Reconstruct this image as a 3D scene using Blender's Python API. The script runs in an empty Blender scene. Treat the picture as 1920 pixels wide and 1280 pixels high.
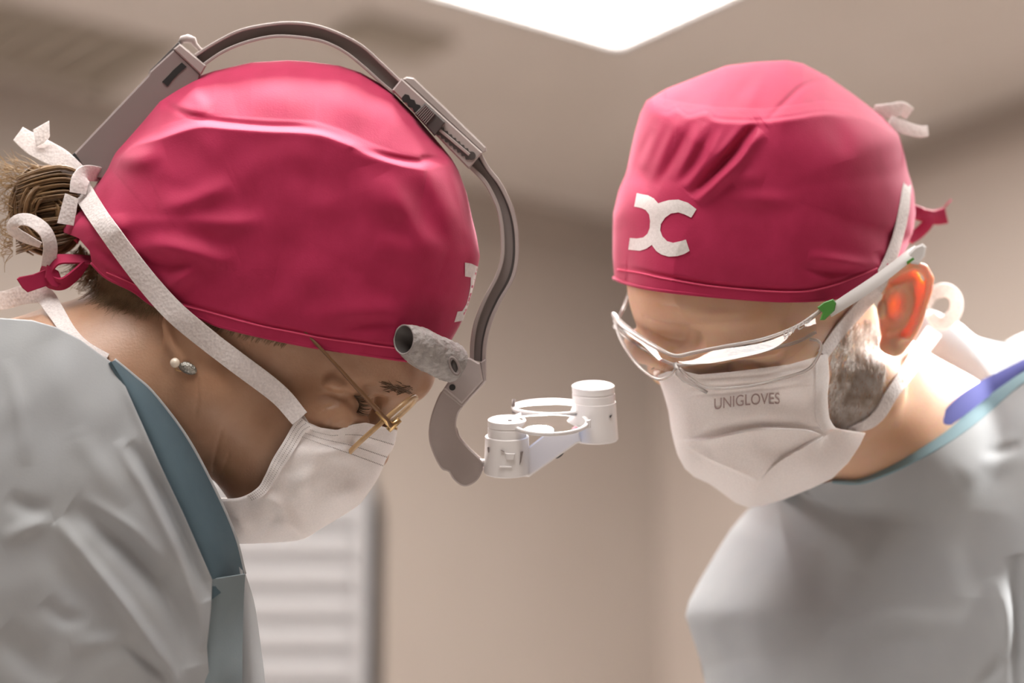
import bpy, math, random
import numpy as np
from mathutils import Vector, Matrix

random.seed(7)
rng = np.random.default_rng(7)
scene = bpy.context.scene

# ------------------------------------------------------------------ camera
PITCH = math.radians(14.4)
CAM_Z = 1.15
FPX = 4800.0                       # focal length in pixels of the 1920 wide frame
DIST = 1.6                         # distance of the reference depth d = 0
cam_data = bpy.data.cameras.new('camera')
cam_data.sensor_width = 36.0
cam_data.lens = 90.0
cam_data.clip_start = 0.05
cam_data.dof.use_dof = True
cam_data.dof.focus_distance = 1.555
cam_data.dof.aperture_fstop = 3.4
cam = bpy.data.objects.new('camera', cam_data)
cam.location = (0, 0, CAM_Z)
cam.rotation_euler = (math.pi / 2 + PITCH, 0, 0)
scene.collection.objects.link(cam)
scene.camera = cam

# ------------------------------------------------------------------ light and exposure
scene.view_settings.view_transform = 'Standard'
scene.view_settings.look = 'None'
scene.view_settings.gamma = 1.0
scene.view_settings.use_curve_mapping = False
scene.view_settings.exposure = 0.34
world = bpy.data.worlds.new('world')
scene.world = world
world.use_nodes = True
world.node_tree.nodes['Background'].inputs[0].default_value = (0.80, 0.78, 0.76, 1)
world.node_tree.nodes['Background'].inputs[1].default_value = 0.3
PANEL_STRENGTH = 9.0


def add_light(name, kind, loc, target, energy, size, color=(1, 1, 1), spot=None, blend=0.5):
    l = bpy.data.lights.new(name, kind)
    l.energy = energy
    l.color = color
    if kind == 'AREA':
        l.shape = 'DISK'
        l.size = size
    if kind == 'SPOT':
        l.spot_size = math.radians(spot)
        l.spot_blend = blend
        l.shadow_soft_size = size
    o = bpy.data.objects.new(name, l)
    o.location = loc
    o.rotation_euler = (Vector(target) - Vector(loc)).to_track_quat('-Z', 'Y').to_euler()
    scene.collection.objects.link(o)
    return o


# the surgical lamps hanging over the table, above and behind the two heads
add_light('surgical_lamp', 'SPOT', (0.86, 2.50, 2.45), (0.40, 1.83, 1.45), 700, 0.12, (1.0, 0.97, 0.94), spot=28, blend=0.6)
add_light('surgical_lamp_second', 'SPOT', (-0.12, 1.90, 2.72), (-0.14, 1.62, 1.65), 300, 0.20, (1.0, 0.97, 0.95), spot=27, blend=0.8)

add_light('neck_fill_spot', 'SPOT', (1.30, 1.72, 2.25), (0.42, 1.70, 1.455), 300, 0.12, (1.0, 0.97, 0.94), spot=19, blend=0.7)  # unseen spot added from the right to brighten the neck and shoulder

# ------------------------------------------------------------------ geometry helpers
CA, SA = math.cos(PITCH), math.sin(PITCH)


def P(uvd):
    """photo pixel u, v and depth d (1/3000 m behind the reference plane) -> world points"""
    a = np.asarray(uvd, dtype=np.float64).reshape(-1, 3)
    y = DIST + a[:, 2] / 3000.0
    x = (a[:, 0] - 960.0) / FPX * y
    z = -(a[:, 1] - 640.0) / FPX * y
    return np.stack([x, y * CA - z * SA, y * SA + z * CA + CAM_Z], 1)


def P1(u, v, d):
    return Vector(P([(u, v, d)])[0])


def set_parent(o, parent):
    if parent is not None:
        o.parent = parent
        o.matrix_parent_inverse = Matrix.Translation(-Vector(parent.location)) if parent.type == 'EMPTY' else Matrix.Identity(4)


def mk(name, V, F, material, parent=None, smooth=True, is_world=False):
    """one mesh object out of vertices in (u, v, d) and faces"""
    W = np.asarray(V, dtype=np.float64).reshape(-1, 3) if is_world else P(V)
    me = bpy.data.meshes.new(name)
    if isinstance(F, np.ndarray) and F.ndim == 2:
        k = F.shape[1]
        me.vertices.add(len(W))
        me.vertices.foreach_set('co', W.astype(np.float32).ravel())
        me.loops.add(F.size)
        me.loops.foreach_set('vertex_index', F.astype(np.int32).ravel())
        me.polygons.add(len(F))
        me.polygons.foreach_set('loop_start', np.arange(0, F.size, k, dtype=np.int32))
        me.update(calc_edges=True)
        me.validate()
    else:
        me.from_pydata([tuple(p) for p in W], [], [tuple(int(i) for i in f) for f in F])
        me.update()
    me.polygons.foreach_set('use_smooth', [bool(smooth)] * len(me.polygons))
    if smooth == 'auto':
        me.polygons.foreach_set('use_smooth', [True] * len(me.polygons))
        me.set_sharp_from_angle(angle=math.radians(38))
    o = bpy.data.objects.new(name, me)
    if material is not None:
        me.materials.append(material)
    scene.collection.objects.link(o)
    set_parent(o, parent)
    return o


def empty(name, loc, label=None, cat=None, group=None):
    e = bpy.data.objects.new(name, None)
    e.empty_display_size = 0.03
    e.location = loc
    e.matrix_world = Matrix.Translation(loc)
    scene.collection.objects.link(e)
    tag(e, label, cat, group)
    return e


def tag(o, label=None, cat=None, group=None, kind=None):
    if label: o['label'] = label
    if cat: o['category'] = cat
    if group: o['group'] = group
    if kind: o['kind'] = kind
    return o


def spl(pts, n=60, closed=False):
    """Catmull-Rom through the points, evenly resampled"""
    p = np.asarray(pts, dtype=np.float64)
    if closed:
        q = np.vstack([p[-1:], p, p[:2]])
    else:
        q = np.vstack([2 * p[0] - p[1], p, 2 * p[-1] - p[-2]])
    out = []
    m = 12
    for i in range(1, len(q) - 2):
        t = np.linspace(0, 1, m, endpoint=False)[:, None]
        a, b, c, d = q[i - 1], q[i], q[i + 1], q[i + 2]
        out.append(0.5 * (2 * b + (c - a) * t + (2 * a - 5 * b + 4 * c - d) * t ** 2 + (3 * b - a - 3 * c + d) * t ** 3))
    out = np.vstack(out + ([p[:1]] if closed else [p[-1:]]))
    s = np.concatenate([[0], np.cumsum(np.linalg.norm(np.diff(out, axis=0), axis=1))])
    u = np.linspace(0, s[-1], n + 1)[:-1] if closed else np.linspace(0, s[-1], n)
    return np.stack([np.interp(u, s, out[:, k]) for k in range(p.shape[1])], 1)


def grid_faces(nr, nc, wrap=False):
    r = np.arange(nr - 1)[:, None]
    c = np.arange(nc if wrap else nc - 1)[None, :]
    c2 = (c + 1) % nc
    return np.stack([r * nc + c, r * nc + c2, (r + 1) * nc + c2, (r + 1) * nc + c], -1).reshape(-1, 4)


def tube_vf(path, rad, ns=10, caps=True, flat=None):
    """round sweep along a uvd path; flat=(a, b) scales the section"""
    p = np.asarray(path, dtype=np.float64)
    n = len(p)
    r = np.broadcast_to(np.asarray(rad, dtype=np.float64), (n,))
    t = np.gradient(p, axis=0)
    t /= np.linalg.norm(t, axis=1)[:, None] + 1e-9
    up = np.array([0, 0, 1.0])
    if abs(t[0] @ up) > 0.9:
        up = np.array([0, 1.0, 0])
    N = np.zeros_like(p)
    a = up - t[0] * (up @ t[0])
    a /= np.linalg.norm(a)
    for i in range(n):
        a = a - t[i] * (a @ t[i])
        a /= np.linalg.norm(a) + 1e-9
        N[i] = a
    B = np.cross(t, N)
    th = np.linspace(0, 2 * np.pi, ns, endpoint=False)
    fa, fb = flat or (1, 1)
    V = p[:, None, :] + r[:, None, None] * (fa * np.cos(th)[None, :, None] * N[:, None, :] + fb * np.sin(th)[None, :, None] * B[:, None, :])
    V = V.reshape(-1, 3)
    F = [tuple(f) for f in grid_faces(n, ns, True)]
    if caps:
        V = np.vstack([V, p[:1], p[-1:]])
        k = n * ns
        for i in range(ns):
            F.append((k, (i + 1) % ns, i))
            F.append((k + 1, (n - 1) * ns + i, (n - 1) * ns + (i + 1) % ns))
    return V, F


class MB:
    """collects pieces of one part"""
    def __init__(self):
        self.V, self.F, self.n = [], [], 0

    def add(self, vf):
        V, F = vf
        self.V.append(np.asarray(V, dtype=np.float64).reshape(-1, 3))
        self.F += [tuple(int(i) + self.n for i in f) for f in F]
        self.n += len(self.V[-1])
        return self

    def build(self, name, material, parent=None, smooth=True, is_world=False):
        return mk(name, np.vstack(self.V), self.F, material, parent, smooth, is_world)


def tube(name, path, rad, material, parent=None, ns=10, n=None, flat=None):
    if n: path = spl(path, n)
    V, F = tube_vf(path, rad, ns, True, flat)
    return mk(name, V, F, material, parent)


def poly_area(p):
    x, y = p[:, 0], p[:, 1]
    return 0.5 * np.sum(x * np.roll(y, -1) - np.roll(x, -1) * y)


def inset(p, b):
    """move a uv polygon inwards by b"""
    p = np.asarray(p, dtype=np.float64)
    s = 1.0 if poly_area(p) > 0 else -1.0
    e1 = p - np.roll(p, 1, 0)
    e2 = np.roll(p, -1, 0) - p
    e1 /= np.linalg.norm(e1, axis=1)[:, None] + 1e-9
    e2 /= np.linalg.norm(e2, axis=1)[:, None] + 1e-9
    n1 = s * np.stack([-e1[:, 1], e1[:, 0]], 1)
    n2 = s * np.stack([-e2[:, 1], e2[:, 0]], 1)
    m = n1 + n2
    k = np.maximum(np.sum(m * n1, 1), 0.5)
    return p + m / k[:, None] * b


def prism_vf(poly, d0, d1, bev=2.0, tilt=None):
    """a uv polygon extruded from depth d0 (front) to d1 with bevelled rims; tilt(u, v) adds depth"""
    p = np.asarray(poly, dtype=np.float64)
    if poly_area(p) < 0:
        p = p[::-1]
    q = inset(p, bev) if bev else p
    n = len(p)
    rings = [(q, d0), (p, d0 + bev), (p, d1 - bev), (q, d1)] if bev else [(p, d0), (p, d1)]
    V = np.vstack([np.column_stack([r, np.full(n, d)]) for r, d in rings])
    if tilt is not None:
        V[:, 2] += tilt(V[:, 0], V[:, 1])
    F = [tuple(f) for f in grid_faces(len(rings), n, True)]
    F.append(tuple(range(n))[::-1])
    F.append(tuple(range((len(rings) - 1) * n, len(rings) * n)))
    return V, F


def prism(name, poly, d0, d1, material, parent=None, bev=2.0, tilt=None, smooth=False):
    V, F = prism_vf(poly, d0, d1, bev, tilt)
    return mk(name, V, F, material, parent, smooth)


def ribbon(name, A, B, th, material, parent=None, across=5, bow=0.0):
    """cloth tape between two uvd edge curves, with a thickness th away from the camera"""
    V, F = ribbon_vf(A, B, th, across, bow)
    return mk(name, V, F, material, parent, 'auto')


def ribbon_vf(A, B, th, across=5, bow=0.0):
    A, B = np.asarray(A, float), np.asarray(B, float)
    n = len(A)
    w = np.linspace(0, 1, across)
    top = A[:, None, :] * (1 - w)[None, :, None] + B[:, None, :] * w[None, :, None]
    top[:, :, 2] -= bow * np.sin(np.pi * w)[None, :]
    t = np.gradient(0.5 * (A + B), axis=0)
    nn = np.cross(t, B - A)
    nn /= np.linalg.norm(nn, axis=1)[:, None] + 1e-9
    nn[nn[:, 2] < 0] *= -1
    bot = top + th * nn[:, None, :]
    sec = np.concatenate([top, bot[:, ::-1, :]], 1)
    V = sec.reshape(-1, 3)
    m = 2 * across
    F = [tuple(f) for f in grid_faces(n, m, True)]
    F.append(tuple(range(m))[::-1])
    F.append(tuple(range((n - 1) * m, n * m)))
    return V, F


def tape_edges(path, width, dfun=None, lift=0.0, n=60, roll=0.0, it=160):
    """edge curves of a tape centred on a uv(d) path"""
    c = spl(path, n)
    t = np.gradient(c[:, :2], axis=0)
    t /= np.linalg.norm(t, axis=1)[:, None] + 1e-9
    nrm = np.stack([-t[:, 1], t[:, 0]], 1)
    w = np.broadcast_to(np.asarray(width, float), (n,)) if np.ndim(width) == 0 else np.interp(np.linspace(0, 1, n), np.linspace(0, 1, len(width)), width)
    out = []
    for s in (-0.5, 0.5):
        e = c[:, :2] + nrm * (s * w)[:, None]
        if dfun is not None:
            d = dfun(e[:, 0], e[:, 1]) - lift
        else:
            d = c[:, 2] + roll * s * w
        out.append(np.column_stack([e, d]))
    if dfun is not None:            # a tape is taut: it spans the hollows and rests on the bumps
        for e in out:
            for _ in range(it):
                e[1:-1, 2] = np.minimum(e[1:-1, 2], 0.5 * (e[:-2, 2] + e[2:, 2]))
    return out[0], out[1]


# --- star shaped relief surfaces: a traced outline, a rounded depth and folds in it
def polar_radius(poly, c, ang):
    """distance from c to the polygon along each angle"""
    p = np.asarray(poly, dtype=np.float64) - np.asarray(c, float)
    q = np.roll(p, -1, 0)
    dx, dy = np.cos(ang), np.sin(ang)
    R = np.zeros_like(ang)
    for (ax, ay), (bx, by) in zip(p, q):
        ex, ey = bx - ax, by - ay
        det = dx * (-ey) + dy * ex
        with np.errstate(divide='ignore', invalid='ignore'):
            t = (ax * (-ey) + ay * ex) / det
            s = (dx * ay - dy * ax) / det
        ok = (np.abs(det) > 1e-9) & (t > 0) & (s >= -1e-6) & (s <= 1 + 1e-6)
        R = np.where(ok, np.maximum(R, t), R)
    return R


def fold_disp(u, v, folds):
    out = np.zeros_like(u)
    for f in folds:
        pts = spl(f['p'], max(8, 5 * len(f['p']))) if f.get('s', True) else np.asarray(f['p'], float)
        a, b = pts[:-1], pts[1:]
        best = np.full(u.shape, 1e9)
        sd = np.zeros_like(u)
        tt = np.zeros_like(u)
        n = len(a)
        lo, hi = pts.min(0) - 4 * f['w'], pts.max(0) + 4 * f['w']
        m = (u > lo[0]) & (u < hi[0]) & (v > lo[1]) & (v < hi[1])
        if not m.any():
            continue
        uu, vv = u[m], v[m]
        best, sd, tt = best[m], sd[m], tt[m]
        for i in range(n):
            e = b[i] - a[i]
            L2 = e @ e + 1e-9
            t = np.clip(((uu - a[i, 0]) * e[0] + (vv - a[i, 1]) * e[1]) / L2, 0, 1)
            du, dv = uu - a[i, 0] - t * e[0], vv - a[i, 1] - t * e[1]
            dd = np.hypot(du, dv)
            k = dd < best
            best = np.where(k, dd, best)
            sd = np.where(k, np.sign(e[0] * dv - e[1] * du) * dd, sd)
            tt = np.where(k, (i + t) / n, tt)
        tap = np.clip(np.sin(np.pi * np.clip(tt, 0, 1)), 0, 1) ** max(0.1, f.get('e', 0.6) * 1.6)
        w = f['w']
        k = f.get('k', 'r')
        if k == 'r':
            g = np.exp(-(sd / w) ** 2)
        elif k == 's':
            g = np.where(sd > 0, np.exp(-np.abs(sd) / w), np.exp(-(sd / (0.22 * w)) ** 2))
        else:                              # 'S' : the steep side on the other side
            g = np.where(sd < 0, np.exp(-np.abs(sd) / w), np.exp(-(sd / (0.22 * w)) ** 2))
        out[m] += f['a'] * tap * g
    return out


def crumple(u, v, scale, amp, seed, octs=10):
    r = np.random.default_rng(seed)
    out = np.zeros_like(u)
    for i in range(octs):
        th = r.uniform(0, 2 * np.pi)
        k = 2 * np.pi / (scale * r.uniform(0.5, 1.6))
        ph = r.uniform(0, 2 * np.pi)
        w = 0.35 * np.sin((u * np.cos(th + 1.3) + v * np.sin(th + 1.3)) * k * 0.4 + ph * 2)
        out += np.sin((u * np.cos(th) + v * np.sin(th)) * k + ph + 3 * w)
    return amp * out / math.sqrt(octs)


class Relief:
    """depth of a cloth surface that bulges from d0 towards the camera inside a silhouette polygon"""
    def __init__(self, sil, c, H, d0, p=2.4, q=0.5, folds=(), noise=None, plane=(0, 0), under=None, gap=9.0, shape=None, fade=0.14):
        self.sil, self.c, self.H, self.d0, self.p, self.q = spl(sil, 420, True), np.asarray(c, float), H, d0, p, q
        self.folds, self.noise, self.plane, self.under, self.gap, self.shape, self.fade = list(folds), noise, plane, under, gap, shape, fade
        self.tab_a = np.linspace(-np.pi, np.pi, 1441)
        self.tab_r = polar_radius(self.sil, self.c, self.tab_a)
        k = np.hanning(27)[1:-1]
        k /= k.sum()
        self.tab_r = np.convolve(np.concatenate([self.tab_r[-13:-1], self.tab_r, self.tab_r[1:13]]), k, 'valid')

    def s(self, u, v):
        a = np.arctan2(v - self.c[1], u - self.c[0])
        r = np.hypot(u - self.c[0], v - self.c[1])
        return r / np.interp(a, self.tab_a, self.tab_r)

    def base(self, u, v):
        s = np.clip(self.s(u, v), 0, 1)
        return self.H * (1 - s ** self.p) ** self.q

    def __call__(self, u, v):
        u, v = np.asarray(u, float), np.asarray(v, float)
        s = np.clip(self.s(u, v), 0, 1)
        h = self.H * (1 - s ** self.p) ** self.q
        if self.shape is not None:
            h = self.shape(self, u, v, h)
        disp = fold_disp(u, v, self.folds) if self.folds else 0
        if self.noise:
            disp = disp + crumple(u, v, *self.noise)
        edge = np.clip((1 - s) / 0.05, 0, 1)
        lin = self.plane[0] * (u - self.c[0]) + self.plane[1] * (v - self.c[1])
        d = self.d0 + lin - h
        if self.under is not None:                 # the cloth lies over what it covers
            e = self.under(u, v) - self.gap
            k = 16.0
            t = np.clip(0.5 + 0.5 * (e - d) / k, 0, 1)
            m = e + (d - e) * t - k * t * (1 - t)
            w = np.clip((1 - s) / self.fade, 0, 1)
            d = d + (m - d) * w * w * (3 - 2 * w)
        return d - disp * edge


def top_panel(crease, top, pw=0.62, soft=26.0):
    """a flat crown panel sloping from the seam of a cap back to its upper outline"""
    ku, kv = np.array([q[0] for q in crease], float), np.array([q[1] for q in crease], float)
    tu, tv = np.array([q[0] for q in top], float), np.array([q[1] for q in top], float)

    def f(rel, u, v, h):
        kk, tt = np.interp(u, ku, kv), np.interp(u, tu, tv)
        t = np.clip((v - tt) / np.maximum(kk - tt, 6), 0, 1)
        hk = rel.base(u, kk)
        g = hk * t ** pw
        e = np.where(v < kk, np.minimum(h, g), h)
        w = np.clip((kk - v) / soft, 0, 1)
        inr = np.clip((u - ku[0]) / 30, 0, 1) * np.clip((ku[-1] - u) / 30, 0, 1)
        return h + (e - h) * w * inr
    return f


def relief_mesh(rel, outline, na=500, nr=120, back=None, rim=8.0, c=None, ease=True):
    """front surface inside the traced outline; back = depth factor of the mirrored far half"""
    c = rel.c if c is None else np.asarray(c, float)
    ang = np.linspace(-np.pi, np.pi, na, endpoint=False)
    R = polar_radius(outline, c, ang)
    t = np.linspace(0, 1, nr)
    if ease:
        t = np.sin(t * np.pi / 2)
    U = c[0] + R[None, :] * t[:, None] * np.cos(ang)[None, :]
    W = c[1] + R[None, :] * t[:, None] * np.sin(ang)[None, :]
    D = rel(U.ravel(), W.ravel()).reshape(U.shape)
    rings = [(U, W, D)]
    V = np.stack([U, W, D], -1)
    # rim: the cloth turns in
    lin = rel.d0 + rel.plane[0] * (U[-1] - rel.c[0]) + rel.plane[1] * (W[-1] - rel.c[1])
    if back is not None:
        hb = (lin[None, :] * 0 + (rel.d0 + rel.plane[0] * (U - rel.c[0]) + rel.plane[1] * (W - rel.c[1]))) * 1.0
        Db = hb + back * rel.base(U.ravel(), W.ravel()).reshape(U.shape)
        Vb = np.stack([U, W, Db], -1)[::-1]
        # join front and far half at the outline where it is the silhouette, leave the hem open
        V = np.concatenate([V, Vb], 0)
    else:
        k = 1 - rim / np.maximum(R, 1)
        Vr = np.stack([c[0] + R * k * np.cos(ang), c[1] + R * k * np.sin(ang), D[-1] + rim], -1)[None]
        V = np.concatenate([V, Vr], 0)
    F = grid_faces(V.shape[0], na, True)
    if back is not None:                      # drop the wall across the open hem
        gap = rel.s(U[-1], W[-1]) < 0.97
        ring = np.arange(len(F)) // na
        col = np.arange(len(F)) % na
        F = F[~((ring == nr - 1) & (gap[col] | gap[(col + 1) % na]))]
    return V.reshape(-1, 3), F


# --- signed distance sculpting, meshed with surface nets
class Grid:
    def __init__(self, lo, hi, step):
        self.lo, self.step = np.asarray(lo, float), step
        n = ((np.asarray(hi) - self.lo) / step).astype(int) + 1
        self.n = n
        self.ax = [(self.lo[i] + step * np.arange(n[i])).astype(np.float32) for i in range(3)]
        self.U, self.V, self.D = self.ax[0][:, None, None], self.ax[1][None, :, None], self.ax[2][None, None, :]

    def ell(self, c, r, M=None):
        x, y, z = self.U - c[0], self.V - c[1], self.D - c[2]
        if M is None:
            a, b, g = x, y, z
        else:
            M = np.asarray(M, np.float32)
            a = M[0, 0] * x + M[0, 1] * y + M[0, 2] * z
            b = M[1, 0] * x + M[1, 1] * y + M[1, 2] * z
            g = M[2, 0] * x + M[2, 1] * y + M[2, 2] * z
        k0 = np.sqrt((a / r[0]) ** 2 + (b / r[1]) ** 2 + (g / r[2]) ** 2) + np.float32(1e-6)
        k1 = np.sqrt((a / r[0] ** 2) ** 2 + (b / r[1] ** 2) ** 2 + (g / r[2] ** 2) ** 2) + np.float32(1e-9)
        return (k0 * (k0 - 1) / k1).astype(np.float32)

    def cone(self, a, b, ra, rb):
        a, b = np.asarray(a, np.float32), np.asarray(b, np.float32)
        e = b - a
        x, y, z = self.U - a[0], self.V - a[1], self.D - a[2]
        t = np.clip((x * e[0] + y * e[1] + z * e[2]) / float(e @ e), 0, 1)
        return (np.sqrt((x - t * e[0]) ** 2 + (y - t * e[1]) ** 2 + (z - t * e[2]) ** 2) - (ra + (rb - ra) * t)).astype(np.float32)

    def chain(self, pts, rads):
        s = None
        for i in range(len(pts) - 1):
            c = self.cone(pts[i], pts[i + 1], rads[i], rads[i + 1])
            s = c if s is None else np.minimum(s, c)
        return s

    def local(self, S, pts, rads, k):
        p = np.asarray(pts, float)
        m = max(rads) + 2.5 * k + 3 * self.step
        lo = np.maximum(((p.min(0) - m - self.lo) / self.step).astype(int), 0)
        hi = np.minimum(((p.max(0) + m - self.lo) / self.step).astype(int) + 2, self.n)
        sl = tuple(slice(x, y) for x, y in zip(lo, hi))
        g = Grid.__new__(Grid)
        g.lo, g.step, g.n = self.lo + lo * self.step, self.step, hi - lo
        g.ax = [self.ax[i][sl[i]] for i in range(3)]
        g.U, g.V, g.D = g.ax[0][:, None, None], g.ax[1][None, :, None], g.ax[2][None, None, :]
        return g, sl

    def add_chain(self, S, pts, rads, k):
        g, sl = self.local(S, pts, rads, k)
        S[sl] = smin(S[sl], g.chain(pts, rads), k)
        return S

    def cut_chain(self, S, pts, rads, k):
        g, sl = self.local(S, pts, rads, k)
        S[sl] = smax(S[sl], -g.chain(pts, rads), k)
        return S

    def depth_fun(self, S):
        """first surface met from the camera side as a function of u, v"""
        ins = S < 0
        hit = ins.any(2)
        k = ins.argmax(2)
        k0 = np.maximum(k - 1, 0)
        I, J = np.meshgrid(np.arange(S.shape[0]), np.arange(S.shape[1]), indexing='ij')
        s1, s0 = S[I, J, k], S[I, J, k0]
        fr = np.where(s0 > 0, s0 / np.maximum(s0 - s1, 1e-6), 0)
        dm = np.where(hit, self.ax[2][k0] + fr * self.step, 1e4)

        def f(u, v):
            i = np.clip(((np.asarray(u) - self.lo[0]) / self.step), 0, S.shape[0] - 1.001)
            j = np.clip(((np.asarray(v) - self.lo[1]) / self.step), 0, S.shape[1] - 1.001)
            i0, j0 = i.astype(int), j.astype(int)
            fi, fj = i - i0, j - j0
            q = [dm[i0, j0], dm[i0 + 1, j0], dm[i0, j0 + 1], dm[i0 + 1, j0 + 1]]
            w = [(1 - fi) * (1 - fj), fi * (1 - fj), (1 - fi) * fj, fi * fj]
            bad = sum(((a > 9e3) * 1 for a in q)) > 0
            val = sum(a * b for a, b in zip(q, w))
            return np.where(bad, np.minimum(np.minimum(q[0], q[1]), np.minimum(q[2], q[3])), val)
        return f

    def mesh(self, S):
        nx, ny, nz = S.shape
        S = S.copy()
        S[0], S[-1] = 9, 9
        S[:, 0], S[:, -1] = 9, 9
        S[:, :, 0], S[:, :, -1] = 9, 9
        ins = S < 0
        cnt = np.zeros((nx - 1, ny - 1, nz - 1), np.int8)
        corners = [(i, j, k) for i in (0, 1) for j in (0, 1) for k in (0, 1)]
        for i, j, k in corners:
            cnt += ins[i:nx - 1 + i, j:ny - 1 + j, k:nz - 1 + k]
        act = (cnt > 0) & (cnt < 8)
        I, J, K = np.nonzero(act)
        idx = np.full(act.shape, -1, np.int64)
        idx[I, J, K] = np.arange(len(I))
        vals = {c: S[I + c[0], J + c[1], K + c[2]] for c in corners}
        acc = np.zeros((len(I), 3))
        num = np.zeros(len(I))
        for c in corners:
            for ax in range(3):
                if c[ax] == 1:
                    continue
                c2 = list(c)
                c2[ax] = 1
                a, b = vals[c], vals[tuple(c2)]
                x = (a < 0) != (b < 0)
                t = np.where(x, a / np.where(x, a - b, 1), 0)
                p = np.array(c, float)[None, :].repeat(len(I), 0)
                p[:, ax] += t
                acc += np.where(x[:, None], p, 0)
                num += x
        V = (np.stack([I, J, K], 1) + acc / num[:, None]) * self.step + self.lo
        F = []
        for ax in range(3):
            a = ins
            sl0 = [slice(1, -1)] * 3
            sl1 = [slice(1, -1)] * 3
            sl0[ax] = slice(0, -1)
            sl1[ax] = slice(1, None)
            x0, x1 = a[tuple(sl0)], a[tuple(sl1)]
            off = [1, 1, 1]
            off[ax] = 0
            for sgn in (0, 1):
                m = (x0 & ~x1) if sgn == 0 else (~x0 & x1)
                i, j, k = np.nonzero(m)
                i, j, k = i + off[0], j + off[1], k + off[2]
                b, c = [(1, 2), (2, 0), (0, 1)][ax]
                q = []
                for (s, t) in ((0, 0), (1, 0), (1, 1), (0, 1)):
                    o = [i, j, k]
                    o[b] = o[b] - 1 + s
                    o[c] = o[c] - 1 + t
                    q.append(idx[o[0], o[1], o[2]])
                q = np.stack(q if sgn == 0 else q[::-1], 1)
                F.append(q)
        F = np.vstack(F)
        F = F[(F >= 0).all(1)]
        return V, F


def smin(a, b, k):
    h = np.clip(0.5 + 0.5 * (b - a) / k, 0, 1)
    return (b + (a - b) * h - k * h * (1 - h)).astype(np.float32)


def smax(a, b, k):
    return -smin(-a, -b, k)


# ------------------------------------------------------------------ materials
def mat(name, col, rough=0.6, col2=None, cscale=40.0, cdetail=3.0, bump=0.0, bscale=300.0, bdist=0.0006, sheen=0.0, sss=0.0,
        radius=(1, 0.35, 0.2), sss_scale=0.006, metallic=0.0, spec=0.5, coat=0.0, contrast=(0.35, 0.65), wave=None, trans=0.0, emit=None, stint=(1, 1, 1)):
    m = bpy.data.materials.new(name)
    m.use_nodes = True
    nt = m.node_tree
    b = nt.nodes['Principled BSDF']
    b.inputs['Base Color'].default_value = (*col, 1)
    b.inputs['Roughness'].default_value = rough
    b.inputs['Metallic'].default_value = metallic
    b.inputs['Specular IOR Level'].default_value = spec
    b.inputs['Coat Weight'].default_value = coat
    b.inputs['Transmission Weight'].default_value = trans
    if sheen:
        b.inputs['Sheen Weight'].default_value = sheen
        b.inputs['Sheen Roughness'].default_value = 0.45
        b.inputs['Sheen Tint'].default_value = (*stint, 1)
    if sss:
        b.inputs['Subsurface Weight'].default_value = sss
        b.inputs['Subsurface Radius'].default_value = radius
        b.inputs['Subsurface Scale'].default_value = sss_scale
    tc = nt.nodes.new('ShaderNodeTexCoord')
    if col2 is not None:
        n = nt.nodes.new('ShaderNodeTexNoise')
        n.inputs['Scale'].default_value = cscale
        n.inputs['Detail'].default_value = cdetail
        nt.links.new(tc.outputs['Object'], n.inputs['Vector'])
        r = nt.nodes.new('ShaderNodeValToRGB')
        r.color_ramp.elements[0].position, r.color_ramp.elements[1].position = contrast
        r.color_ramp.elements[0].color = (*col, 1)
        r.color_ramp.elements[1].color = (*col2, 1)
        nt.links.new(n.outputs['Fac'], r.inputs['Fac'])
        nt.links.new(r.outputs['Color'], b.inputs['Base Color'])
    if bump:
        if wave:
            t = nt.nodes.new('ShaderNodeTexVoronoi')
            t.inputs['Scale'].default_value = bscale
            out = t.outputs['Distance']
        else:
            t = nt.nodes.new('ShaderNodeTexNoise')
            t.inputs['Scale'].default_value = bscale
            t.inputs['Detail'].default_value = 3
            out = t.outputs['Fac']
        nt.links.new(tc.outputs['Object'], t.inputs['Vector'])
        bp = nt.nodes.new('ShaderNodeBump')
        bp.inputs['Strength'].default_value = bump
        bp.inputs['Distance'].default_value = bdist
        nt.links.new(out, bp.inputs['Height'])
        nt.links.new(bp.outputs['Normal'], b.inputs['Normal'])
    if emit:
        b.inputs['Emission Color'].default_value = (*emit[0], 1)
        b.inputs['Emission Strength'].default_value = emit[1]
    return m


def thin_glass(name, tint=(1, 1, 1), gloss=1.0, rough=0.02, ior=1.5):
    m = bpy.data.materials.new(name)
    m.use_nodes = True
    nt = m.node_tree
    nt.nodes.clear()
    o = nt.nodes.new('ShaderNodeOutputMaterial')
    t = nt.nodes.new('ShaderNodeBsdfTransparent')
    t.inputs[0].default_value = (*tint, 1)
    g = nt.nodes.new('ShaderNodeBsdfGlossy')
    g.inputs['Roughness'].default_value = rough
    g.inputs[0].default_value = (gloss, gloss, gloss, 1)
    f = nt.nodes.new('ShaderNodeFresnel')
    f.inputs[0].default_value = ior
    mx = nt.nodes.new('ShaderNodeMixShader')
    nt.links.new(f.outputs[0], mx.inputs[0])
    nt.links.new(t.outputs[0], mx.inputs[1])
    nt.links.new(g.outputs[0], mx.inputs[2])
    nt.links.new(mx.outputs[0], o.inputs[0])
    return m


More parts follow.
